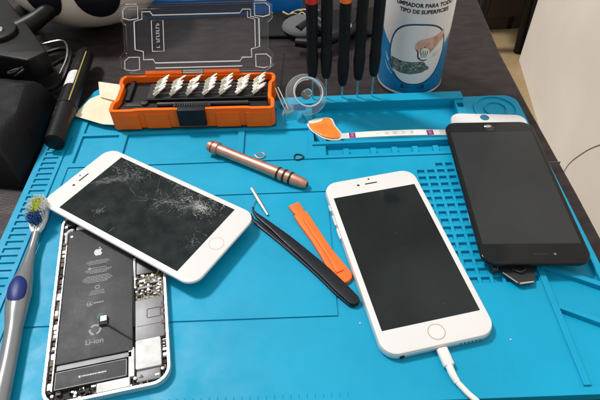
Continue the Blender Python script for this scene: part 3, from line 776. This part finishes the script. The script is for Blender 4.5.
# clear hook with metal pin beside the case, and the suction cup
hk = thing('metal_clip', 'bent silver wire clip leaning on the right side of the orange case', 'clip', (0, 0, 0))
MB().tube([(-2.0, 43.0, 1.75), (-1.5, 41.9, 1.0), (-1.05, 41.0, .45)], .07, 8).build('wire', 'steel', hk)
MB().tube([(-1.75, 43.2, 1.7), (-1.2, 42.1, 1.0), (-.8, 41.2, .5)], .07, 8).build('wire', 'bitsteel', hk)
MB().prism(soften([(-1.5, 40.5), (-.35, 40.7), (-.2, 41.9), (-1.0, 42.1)], 2), .34, .50, .05).build('clear_tab', 'clear2', hk)
sq = Vector((.22, -.62, .75)).normalized().to_track_quat('Z', 'Y').to_euler()
su = thing('suction_cup', 'clear plastic suction cup lying tilted on the mat by the case', 'suction cup', (.95, 41.75, 1.75), 0, rot=sq)
MB().rings([[(r*cos(2*pi*i/40), r*sin(2*pi*i/40), z) for i in range(40)] for z, r in
    ((-.1, 1.95), (.0, 2.0), (.06, 1.95), (.35, 1.55), (.7, 1.35), (.72, 1.2), (.66, 1.2), (.3, 1.42), (0, 1.8))], closed=True, smooth=True).build('cup', 'clear2', su)
mm = MB(); mm.rings([[((1.38+.07*cos(a))*cos(2*pi*i/40), (1.38+.07*cos(a))*sin(2*pi*i/40), .98+.07*sin(a)) for i in range(40)] for a in [k*pi/4 for k in range(8)]], closed=True)
mm.build('rim_ring', 'frost', su)
MB().lathe([(.68, 1.33), (.98, 1.38)], 40, False, False).build('collar', 'clear2', su)
mm = MB(); mm.rings([[((1.97+.05*cos(a))*cos(2*pi*i/48), (1.97+.05*cos(a))*sin(2*pi*i/48), .0+.05*sin(a)) for i in range(48)] for a in [k*pi/3 for k in range(6)]], closed=True)
mm.build('cup_lip', 'clear2', su)
MB().lathe([(.0, .5), (.2, .35), (.7, .3), (.8, .38), (.85, .2)], 20).build('knob', 'clear2', su)

# orange opening tool with paper label strip
ot = thing('opening_tool', 'flat opening tool with orange tip and white label strip in the long tray', 'pry tool', (0, 0, 0))
oz = .17
MB().prism(soften([(.85, 39.2), (1.3, 38.2), (2.3, 37.1), (3.1, 36.8), (3.95, 36.8), (4.1, 37.75), (3.6, 38.8), (3.35, 40.0), (2.7, 40.2), (1.4, 39.8)], 2), oz-.03, oz+.02, 0).build('clear_edge', 'frost', ot)
tip = MB().prism(soften([(1.05, 39.1), (1.45, 38.2), (2.35, 37.25), (3.1, 36.95), (3.85, 37.0), (3.95, 37.6), (3.45, 38.7), (3.15, 39.9), (2.6, 39.95)], 2), oz+.02, oz+.16, .05).build('orange_tip', 'orange3', ot)
MB().prism(soften([(1.0, 39.4), (1.25, 39.0), (2.3, 39.3), (2.5, 39.75), (1.7, 39.8)], 1), oz+.16, oz+.22, .02).build('folded_flap', 'cloth', ot)
hn = MB().prism(ribbon([(3.7, 37.27), (7, 37.42), (11, 37.42), (14.3, 37.22)], [.36, .40, .40, .36], 4), oz, oz+.07).build('handle', 'frost', ot)
lbl = MB().prism(ribbon([(4.6, 37.32), (7, 37.42), (11, 37.42), (13.0, 37.30)], [.36, .38, .38, .35], 4), oz+.071, oz+.08).build('paper_label', 'paper', hn)
MB().box(4.72, 5.3, 36.98, 37.68, oz+.081, oz+.086).build('purple_block', 'purple', lbl)
MB().box(11.85, 12.45, 37.0, 37.68, oz+.081, oz+.086).build('purple_block', 'purple', lbl)
mm = MB()
for x0 in (4.85, 11.98):
    mm.box(x0, x0+.33, 37.52, 37.57, oz+.087, oz+.09).box(x0, x0+.33, 37.32, 37.36, oz+.087, oz+.09).box(x0+.05, x0+.30, 37.12, 37.16, oz+.087, oz+.09).box(x0+.13, x0+.17, 37.12, 37.56, oz+.087, oz+.09)
mm.build('block_glyphs', 'pinkp', lbl)
mm = MB()
def glyph(x, kind):
    z0, z1 = oz+.081, oz+.084; w = .38; y0 = 37.28
    hb_ = lambda y, a=0, b=1: mm.box(x+a*w, x+b*w, y0+y, y0+y+.035, z0, z1)
    vb = lambda a, c=0, d=.34: mm.box(x+a*w, x+a*w+.035, y0+c, y0+d, z0, z1)
    if kind == 0: hb_(.17)
    if kind == 1: [hb_(y, .1, .9) for y in (.02, .16, .30)]; vb(.1); vb(.85); vb(.48, -.05)
    if kind == 2: [hb_(y) for y in (.06, .2, .32)]; vb(.3); vb(.7)
    if kind == 3: hb_(.24); flat(mm, ribbon([(x+.02, y0), (x+.19, y0+.22), (x+.36, y0)], [.02]*3, 1), z0, .003); vb(.46, .2, .38)
    if kind == 4: [hb_(y, .05, .95) for y in (.0, .12, .24, .34)]; vb(.5)
for x, k_ in ((7.2, 0), (8.0, 1), (8.75, 2), (9.55, 3), (10.3, 4)): glyph(x, k_)
mm.build('label_characters', 'greyp', lbl)

# cream cloth under left side of the case
cl = MB()
def draped(outline, z, seed, thick=.05, amp=.06):
    r = random.Random(seed); cx = sum(p[0] for p in outline)/len(outline); cy = sum(p[1] for p in outline)/len(outline)
    o = soften(outline, 2); n = len(o); m = MB(); Rg = []
    for k in range(1, 7):
        t = k/6; Rg.append([(cx+(x-cx)*t, cy+(y-cy)*t, z+amp*sin(x*2.3+y*1.1+seed)*t*.7+amp*sin(y*3.1-x)*.4) for x, y in o])
    bot = [(x, y, zz-thick) for x, y, zz in Rg[-1]]
    m.rings(Rg+[bot, [(cx+(x-cx)*.2, cy+(y-cy)*.2, z-thick-.02) for x, y in o]])
    return m
cl = thing('cream_cloth', 'folded cream cloth tucked under the left end of the orange case', 'cloth', (0, 0, 0))
draped([(-21.6, 41.6), (-20.7, 44.3), (-19.4, 45.0), (-16.6, 44.6), (-16.3, 39.7), (-18.6, 40.2)], .42, 3).build('lower_layer', 'cloth', cl)
draped([(-20.4, 46.9), (-19.6, 44.2), (-17.3, 43.2), (-16.9, 45.9)], .62, 5).build('folded_corner', 'cloth', cl)

# ------------------------------------------------------------------ marker
mk_ = thing('marker_pen', 'fat black marker pen with white label lying at mat corner', 'marker', (-21.95, 36.9, 1.0), 0, rot=Vector((-.055, 1, .0)).normalized().to_track_quat('Z', 'Y').to_euler())
MB().lathe([(0, .72), (.08, .88), (4.5, .94), (5.2, .98), (5.25, .92), (12, .92), (14.5, .88), (15.4, .5), (15.6, .3)], 30).build('barrel', 'black', mk_)
inv = mk_.rotation_euler.to_matrix().inverted()
def wrap_local(m, w0, w1, s0, s1, r, up):
    u = (inv @ Vector(up)).normalized(); a0 = atan2(u.y, u.x)
    R0 = []; n = 8
    vs = []; fs = []
    for j in range(2):
        for i in range(n+1):
            a = a0+w0+(w1-w0)*i/n; vs.append((r*cos(a), r*sin(a), (s0, s1)[j]))
    for i in range(n): fs.append((i, i+1, n+2+i, n+1+i))
    return m.add(vs, fs, True)
wrap_local(MB(), -.75, .55, 8.0, 10.3, .94, (-.2, 0, 1)).build('white_label', 'padw', mk_)
wrap_local(MB(), -.10, .02, 5.3, 14.0, .932, (.62, 0, 1)).build('yellow_line', 'yellow', mk_)
mm = MB(); rr = random.Random(17)
for i in range(14):
    z_ = 3.2+i*.32+rr.uniform(-.06, .06); wrap_local(mm, -.62+rr.uniform(-.05, .05), -.35+rr.uniform(-.12, .1), z_, z_+rr.uniform(.05, .12), .95 if z_ < 5.2 else .935, (-.2, 0, 1))
mm.build('small_print', 'shield', mk_)
MB().lathe([(5.0, .97), (5.05, 1.03), (5.2, 1.03), (5.25, .95)], 30, False, False).build('cap_ridge', 'black', mk_)

# ------------------------------------------------------------------ black case at far left
bc = MB()
lowr = soften([(-24.0, 32.8), (-23.7, 37.5), (-24.3, 45.0), (-42, 48.5), (-46, 36.5)], 3)
topr = soften([(-26.2, 36.3), (-25.0, 38.6), (-25.4, 42.6), (-39.5, 46.0), (-43, 39)], 3)
R_ = []
for k in range(19):
    a_ = k/18*pi/2; t = (1-cos(a_))**.75; z = DZ+(3.5-DZ)*sin(a_)**.85
    R_.append([])
    for p_, q_ in zip(lowr, topr):
        x = p_[0]*(1-t)+q_[0]*t; y = p_[1]*(1-t)+q_[1]*t
        wv = .16*sin(x*1.3+z*1.9+y*.4)+.12*sin(y*1.7-z*1.2)+.07*sin(x*3.1+y*2.7+z*3)
        R_[-1].append((x+wv*sin(a_)*.8, y+wv*.7*sin(a_), z+wv*.5*sin(a_)))
cxb, cyb = -33, 41
for f_ in (.86, .7, .5, .3, .12):
    R_.append([(x*f_+cxb*(1-f_), y*f_+cyb*(1-f_), 3.5+.25*(1-f_)+.13*sin(x*f_*1.1+y*f_*1.6)+.07*sin(x*f_*3)) for x, y, z in R_[18]])
bag = thing('leather_case', 'soft black leather case slumped at the left edge of the mat', 'case', (0, 0, 0))
bc.rings(R_).build('shell', 'leather', bag)

# ------------------------------------------------------------------ screwdrivers standing in the back rim
defs = [(1.62, 42.95, 'black precision screwdriver with red cap, leftmost of the standing row', 'red', 9.9),
        (2.92, 42.95, 'black precision screwdriver, second from the left in the standing row', 'black', 12.2),
        (4.52, 43.0, 'black precision screwdriver with orange red cap, middle of the standing row', 'orange2', 9.85),
        (6.0, 43.0, 'black precision screwdriver, second from the right in the standing row', 'black', 12.6),
        (7.45, 43.0, 'black precision screwdriver beside the spray can, rightmost of the row', 'black', 12.4)]
for (x, y, lab, cap, top) in defs:
    sdv = thing('precision_screwdriver', lab, 'screwdriver', (x, y, .385), 0, 'precision screwdrivers standing behind the mat', rot=(0, 0, 0))
    MB().lathe([(0, .05), (.25, .09), (2.4, .09)], 10).build('shaft', 'steel', sdv)
    h0 = 2.0+(.35 if x < 4 or x > 7 else 0)-(.6 if x == 4.52 else 0)
    MB().lathe([(h0, .2), (h0+.1, .36), (h0+.6, .46), (h0+2.2, .56), (h0+3.0, .50), (h0+3.6, .50), (top-.3, .52), (top, .5)], 8, smooth=False).build('handle', 'blackm', sdv)
    c_ = MB().lathe([(top, .36), (top+.05, .50), (top+.5, .50), (top+.75, .44), (top+.8, .2)], 22).build('swivel_cap', cap, sdv)

# ------------------------------------------------------------------ spray can
cR_ = 3.28
can = thing('spray_can', 'white and blue aerosol cleaner can standing behind the mat', 'spray can', (12.0, 47.45, DZ+.01), 0)
cb_ = MB().lathe([(0, cR_-.22), (.08, cR_-.05), (.18, cR_+.03), (.30, cR_+.03), (.38, cR_-.02), (.42, cR_), (16.5, cR_), (17.3, cR_-.4), (18.3, 2.1), (18.5, 1.6)], 72).build('can_body', 'canwhite', can)
MB().lathe([(.02, cR_-.12), (.10, cR_+.01), (.20, cR_+.055), (.31, cR_+.055), (.40, cR_+.0)], 72, False, False).build('base_rim', 'alu', can)
MB().lathe([(18.4, 1.5), (18.5, 1.7), (21, 1.6), (21.3, 1.3)], 36).build('cap', 'canblue', can)
front = atan2(-47.75, -12.0)+.09                       # towards the viewer
def cw(pts, off=.01):
    r = cR_+off
    return [(r*cos(front+x/cR_), r*sin(front+x/cR_), z) for x, z in pts]
def cpoly(outline, off, m=None, rings=6, th=.0):
    m = m or MB(); cx = sum(p[0] for p in outline)/len(outline); cy = sum(p[1] for p in outline)/len(outline)
    o = outline; Rg = [cw([(cx+(x-cx)*k/rings, cy+(y-cy)*k/rings) for x, y in o], off) for k in range(1, rings+1)]
    m.rings(Rg, True, False); return m
# blue lower area with a swoosh upper edge
n = 60; vs = []; fs = []
for i in range(n+1):
    u = -pi*cR_+2*pi*cR_*i/n
    top = 4.6-2.0*math.exp(-((u+.0)/2.2)**2) + .40*abs(u)
    for zz in (.42, .42+(top-.42)*.5, top): vs += cw([(u, zz)], .006)
for i in range(n):
    for k in range(2): a_ = i*3+k; fs.append((a_, a_+3, a_+4, a_+1))
MB().add(vs, fs, True).build('blue_band', 'canblue', cb_)
oval = []
for i in range(48):
    t = 2*pi*i/48; x = 2.72*abs(cos(t))**.8*(1 if cos(t) > 0 else -1); z = 4.75+3.15*abs(sin(t))**.8*(1 if sin(t) > 0 else -1)
    x *= 1-.13*(4.75-z)/2.7 if z < 4.75 else 1
    oval.append((x+.15, z))
cpoly(inset(oval, -.16), .014, rings=8).build('oval_outline', 'cannavy', cb_)
ovp = cpoly(oval, .020, rings=8).build('oval_picture', 'canwhite', cb_)
def cstrip(rows, off, m=None):
    """rows of (x, z_low, z_high), wrapped on the can"""
    m = m or MB(); X = []
    for (x0, a0, b0), (x1, a1, b1) in zip(rows, rows[1:]):
        for k in range(4):
            t = k/4; X.append((x0+(x1-x0)*t, a0+(a1-a0)*t, b0+(b1-b0)*t))
    X.append(rows[-1]); V = []
    for x, a_, b_ in X: V += cw([(x, a_), (x, (a_+b_)/2), (x, b_)], off)
    F = []
    for i in range(len(X)-1):
        for k in range(2): q_ = i*3+k; F.append((q_, q_+3, q_+4, q_+1))
    m.add(V, F, True); return m
cstrip([(-.15, 5.5, 6.0), (.1, 5.2, 6.35), (.45, 4.85, 6.5), (.9, 4.75, 6.6), (1.3, 4.9, 6.65), (1.7, 5.3, 6.75), (2.1, 5.75, 6.95), (2.5, 6.1, 7.2), (2.62, 6.2, 7.2)], .026).build('hand_print', 'skin', ovp)
mm = MB()
for a_ in ((.05, 5.45, .35, 5.9), (.4, 5.6, .35, 6.2), (.75, 5.75, .35, 6.3)): cpoly(ribbon([(a_[0], a_[1]), (a_[0]+.12, a_[1]-.3), (a_[0]+.2, a_[1]-.6)], [.05, .05, .04], 3), .030, mm, 1)
mm.build('finger_shade_print', 'flexb', ovp)
cstrip([(.30, 4.6, 5.1), (.5, 4.35, 5.5), (.8, 4.3, 5.6), (1.1, 4.5, 5.5), (1.3, 4.8, 5.2)], .034).build('cloth_print', 'paper', ovp)
mm = MB()
for q_ in range(4): cpoly(ribbon([(.42+q_*.22, 5.45-q_*.05), (.50+q_*.2, 5.0), (.62+q_*.13, 4.55)], [.02, .045, .02], 3), .038, mm, 1)
cpoly(ribbon([(.2, 5.1), (.32, 4.55), (.8, 4.25), (1.15, 4.35)], [.05, .08, .08, .03], 3), .036, mm, 1)
mm.build('cloth_shade_print', 'ink', ovp)
cstrip([(-2.38, 3.4, 4.2), (-2.0, 2.95, 4.15), (-1.2, 2.7, 4.05), (-.2, 2.7, 4.05), (.6, 2.85, 4.15), (1.0, 2.95, 4.0), (1.15, 3.1, 3.7), (1.5, 3.15, 3.45)], .026).build('keyboard_print', 'kbd', ovp)
mm = MB(); rr = random.Random(45)
for i in range(40):
    x = rr.uniform(-2.1, .9); z = rr.uniform(2.95, 3.95); cpoly([(x, z), (x+.16, z+.02), (x+.16, z+.10), (x, z+.08)], .030, mm, 1)
mm.build('key_marks_print', 'greyp', ovp)
mm = MB()
for x, z in ((1.9, 4.9), (2.0, 4.7), (1.8, 4.55)): cpoly(ribbon([(x-.3, z-.1), (x, z), (x+.35, z+.12)], [.02]*3, 3), .03, mm, 1)
mm.build('keys_print', 'skin', ovp)
for tx, zz, sz in (('LIMPIADOR PARA TODO', 9.62, .50), ('TIPO DE SUPERFICIES', 9.02, .50)):
    t = text_mb(tx, sz, bold=.02); t.v = [cw([(x+.30, zz+y)], .012)[0] for x, y, z in t.v]
    t.build('label_text', 'ink', cb_)
cpoly(rrect(2.35, .52, .1, 4, .15, 1.22), .016, rings=5).build('navy_badge', 'cannavy', cb_)
mm = MB(); rr = random.Random(12); x = -.75
while x < .95:
    w = rr.uniform(.08, .16); cpoly([(x, 1.14), (x+w, 1.14), (x+w, 1.30), (x, 1.30)], .022, mm, 1); x += w+.05
mm.build('badge_lettering', 'canblue', cb_)
mm = MB()
cpoly(ribbon([(-3.3, 4.3), (-2.8, 3.6), (-2.3, 3.0), (-1.9, 2.6)], [.05, .16, .12, .03], 4), .018, mm, 1)
cpoly(ribbon([(-3.2, 3.3), (-2.7, 2.7), (-2.1, 2.25)], [.04, .10, .03], 4), .018, mm, 1)
mm.build('swoosh', 'canlight', cb_)

# ------------------------------------------------------------------ background things at the back of the desk
bb_ = thing('blue_box', 'blue cardboard box lying behind the clear lid', 'box', (-8.6, 62.5, DZ))
MB().prism(rrect(19.6, 12, .3, 3, 0, 6), 0, 2.2, .15).build('carton', 'bluebox', bb_)
MB().box(-9.9, 3.6, -.05, .02, .2, 1.9).build('dark_side', 'bluedark', bb_)
MB().prism(rrect(6.5, 1.0, .1, 3, -3.0, .8), 2.2, 2.24).build('white_sticker', 'padw', bb_)

pd = thing('panda_toy', 'cream rounded toy head with two black oval patches, behind the marker', 'toy', (-24.3, 62.6, DZ+.02))
pd.scale = (1.25, 1.2, 1.3)
MB().sphere((0, 0, 4.6), 7.4, 5.6, 4.6, 36, 22).build('head', 'cream', pd)
def patch(cx, cz, rx, rz_, name):
    m = MB(); n = 30; Rg = []
    for k in range(1, 8):
        ring = []
        for i in range(n):
            t = 2*pi*i/n; x = cx+rx*k/7*cos(t); z = cz+rz_*k/7*sin(t)
            q = max(0, 1-(x/7.4)**2-((z-4.6)/4.6)**2); ring.append((x, -5.6*sqrt(q)-.03, z))
        Rg.append(ring)
    m.rings(Rg, True, False); m.build(name, 'navy', pd)
patch(-2.4, 5.0, 1.75, 2.2, 'eye_patch'); patch(2.35, 5.0, 1.95, 2.5, 'eye_patch')

la = thing('clamp_arm', 'black angular clamp arm with silver screw at the top left corner', 'clamp', (0, 0, 0))
ar = [(-37, 60.5), (-33.4, 60.2), (-28.6, 53.6), (-25.0, 48.2), (-26.5, 46.6), (-30.5, 48.0), (-38, 50)]
MB().prism(soften(ar[::-1] if 0 else [p for p in ar][::-1], 1)[::-1][::-1], 1.2, 3.6, .2).build('arm', 'black', la)
MB().prism(circ(2.0, 32, -31.2, 51.9), 3.55, 4.1, .15).build('hub', 'black', la)
scw = MB().prism(circ(.62, 24, -31.0, 51.6), 4.1, 4.35, .08).build('screw', 'bitsteel', la)
MB().box(-31.35, -30.65, 51.55, 51.65, 4.345, 4.36).build('screw_slot', 'ink', scw)
MB().tube([(-30.3, 54.2, 2.6), (-28.4, 55.6, 3.2), (-26.4, 57.2, 4.2), (-25.2, 59.0, 5.2), (-24.6, 62, 6)], [1.15, .95, .85, .85, .85], 14).build('curved_tube', 'black', la)
MB().box(-36, -33, 52, 55, DZ, 1.4).build('foot', 'black', la)
fo = MB().sphere((0, 0, 0), 1.45, 1.45, 1.5, 24, 14).build('foam_ball', 'foam'); put(fo, (-32.4, 61.2, DZ+1.5)); tag(fo, 'round black foam ball beside the clamp arm', 'foam cover')

def cab(name, pts, r, mat, label, cat='cable', g=None):
    o = MB().tube(pts, r, 8, 6).build(name, mat); tag(o, label, cat, g); return o
cab('cable', [(-29.0, 52.8, .2), (-26.2, 53.6, .6), (-24.6, 52.2, 1.0), (-24.2, 49.6, .8), (-24.8, 47.4, .1), (-26.6, 46.6, -.1), (-30, 47.4, -.2), (-38, 48.2, -.2)], .24, 'black', 'thick black cable arching right of the clamp arm')
cab('cable', [(-28.4, 53.6, 1.2), (-26.0, 54.0, 1.4), (-24.9, 52.6, 1.5), (-24.5, 50.5, 1.2), (-24.9, 48.6, .6)], .12, 'steel', 'thin grey shiny cable along the thick black one')
cab('cable', [(-38, 51.4, -.1), (-33, 49.6, 0), (-29.6, 48.9, .1), (-27.0, 50.0, .3), (-25.6, 52.2, .2), (-24.2, 54.2, -.2)], .22, 'black', 'black cable crossing below the clamp arm toward the marker')
cab('cable', [(-38, 46.8, -.2), (-34, 47.5, .2), (-31, 49.2, .4), (-28.4, 50.4, .2), (-27.4, 48.6, -.1), (-28.8, 47.2, -.15)], .16, 'black', 'thin black cable curled between clamp arm and leather case')
cab('cable', [(-26.8, 43.8, 3.6), (-26.0, 44.4, 3.9), (-26.7, 44.9, 3.7), (-27.5, 44.4, 3.7), (-26.9, 43.9, 3.9), (-26.1, 44.7, 4.0)], .12, 'black', 'little knotted black cord on top of the leather case')

gf = thing('gold_chain', 'crumpled gold chain lying beside the blue box', 'chain', (0, 0, 0))
rr = random.Random(14)
MB().tube([(-1.2+i*.55+rr.uniform(-.1, .1), 60.6+rr.uniform(-.5, .5)+i*.12, .0+rr.uniform(-.1, .5)) for i in range(9)], .13, 7, 4).build('strand', 'gold', gf)
MB().tube([(-.4+i*.5, 60.2+rr.uniform(-.4, .5), .0+rr.uniform(-.1, .4)) for i in range(7)], .08, 7, 4).build('strand', 'gold', gf)
pl = thing('pliers', 'black handled pliers lying behind the standing screwdrivers', 'pliers', (0, 0, 0))
MB().tube([(.5, 56.2, .4), (2.2, 57.6, .5), (3.4, 56.0, .5), (5.2, 54.2, .5), (8.2, 57.2, .5)], [.5, .6, .6, .55, .5], 12).build('handle', 'black', pl)
MB().tube([(.2, 53.5, .4), (2.4, 53.0, .5), (4.6, 54.0, .5), (6.4, 56.4, .5), (7.2, 59.5, .5)], [.5, .6, .6, .6, .5], 12).build('handle', 'black', pl)
MB().tube([(3.1, 57.4, .7), (3.6, 56.5, .9), (3.4, 55.6, .8)], .12, 8).build('spring', 'steel', pl)
MB().prism(ribbon([(6.0, 54.6), (6.35, 55.6), (6.3, 56.6)], [.15, .3, .15], 4), .9, 1.1, .05).build('jaw', 'bitsteel', pl)
pc = thing('grey_pouch', 'soft grey cloth pouch behind the row of screwdrivers', 'pouch', (1.2, 57.8, DZ))
MB().sphere((0, 0, .8), 2.6, 2.4, .8, 28, 12).build('bag', 'greycloth', pc)
bp = thing('black_pouch', 'flat black zip pouch lying behind the orange case and screwdrivers', 'pouch', (2.5, 55.0, DZ))
MB().prism(soften([(-6.5, 1.5), (9, 1.0), (9.3, 7.5), (-6, 7.0)], 2), 0, .45, .2).build('bag', 'leather', bp)
zz = MB()
for i in range(26): zz.box(-1.72, -1.55, -5.8+i*.27, -5.68+i*.27, .01, .05)
zp = thing('zip_strip', 'dotted white stitching line on the dark desk behind the suction cup', 'stitching', (0.4, 52.3, DZ)); 
zz.xf(Matrix.Rotation(radians(-4), 4, 'Z')).build('stitches', 'shieldd', zp)

# specks of debris on the mat
rr = random.Random(31)
for (x, y, lab) in ((13.4, 16.55, 'tiny white speck on bare mat right of the charging cable'), (3.72, 18.15, 'tiny pale chip on the mat beside the white phone corner'), (13.15, 16.5, None)):
    if lab is None: continue
    o = MB().prism([(-.05, -.03), (.04, -.05), (.07, .03), (-.02, .06)], 0, .04, 0).build('debris_speck', 'padw'); put(o, (x, y, .002)); tag(o, lab, 'debris')

# ------------------------------------------------------------------ light
w = bpy.data.worlds.new('World'); sc.world = w; w.use_nodes = True
nt = w.node_tree; bg = nt.nodes['Background']; bg.inputs[1].default_value = 1.12
tc = nt.nodes.new('ShaderNodeTexCoord'); sx = nt.nodes.new('ShaderNodeSeparateXYZ'); nt.links.new(tc.outputs['Generated'], sx.inputs[0])
rp = nt.nodes.new('ShaderNodeValToRGB'); nz = nt.nodes.new('ShaderNodeTexNoise'); nz.inputs['Scale'].default_value = 1.6; nz.inputs['Detail'].default_value = 1
nt.links.new(tc.outputs['Generated'], nz.inputs['Vector'])
ad = nt.nodes.new('ShaderNodeMath'); ad.operation = 'MULTIPLY_ADD'; ad.inputs[1].default_value = .30; nt.links.new(nz.outputs[0], ad.inputs[0]); nt.links.new(sx.outputs['Z'], ad.inputs[2])
nt.links.new(ad.outputs[0], rp.inputs[0]); nt.links.new(rp.outputs[0], bg.inputs[0])
cr_ = rp.color_ramp; cr_.elements[0].position = 0; cr_.elements[0].color = (.34, .34, .33, 1); cr_.elements[1].position = 1.0; cr_.elements[1].color = (.66, .69, .72, 1)
for p_, c_ in ((.62, (.36, .36, .35, 1)), (.84, (.38, .39, .39, 1)), (.92, (.55, .58, .60, 1))):
    e_ = cr_.elements.new(p_); e_.color = c_
def area(name, loc, target, power, size, col):
    l = bpy.data.lights.new(name, 'AREA'); l.energy = power; l.shape = 'DISK'; l.size = size; l.color = col
    o = bpy.data.objects.new(name, l); COL.objects.link(o); o.location = loc
    o.rotation_euler = (Vector(target)-Vector(loc)).to_track_quat('-Z', 'Y').to_euler(); return o
t0 = Vector((0, .28, 0)); dr = Vector((-.50, .42, 1.0)).normalized()
area('window_lamp', tuple(t0+dr*5), tuple(t0), 218, .75, (1.0, .965, .92))

# ------------------------------------------------------------------ camera (pose solved from the phones and the mat)
cam = bpy.data.cameras.new('Camera'); co_ = bpy.data.objects.new('Camera', cam); COL.objects.link(co_)
F = Vector((0, .68089167, -.73238414)); Rv = Vector((.99932323, -.02694015, -.02504604)); U = Vector((.03678417, .73188849, .68043087))
mw = Matrix(((Rv.x, U.x, -F.x, 0), (Rv.y, U.y, -F.y, 0), (Rv.z, U.z, -F.z, .3194149), (0, 0, 0, 1)))
co_.matrix_world = mw
cam.sensor_width = 36; cam.lens = 530.478/600*36; cam.clip_start = .01; cam.clip_end = 50
sc.camera = co_
sc.view_settings.view_transform = 'Standard'; sc.view_settings.look = 'None'; sc.view_settings.exposure = 0; sc.view_settings.gamma = 1
sc.cycles.max_bounces = 10; sc.cycles.transparent_max_bounces = 16; sc.cycles.caustics_refractive = True
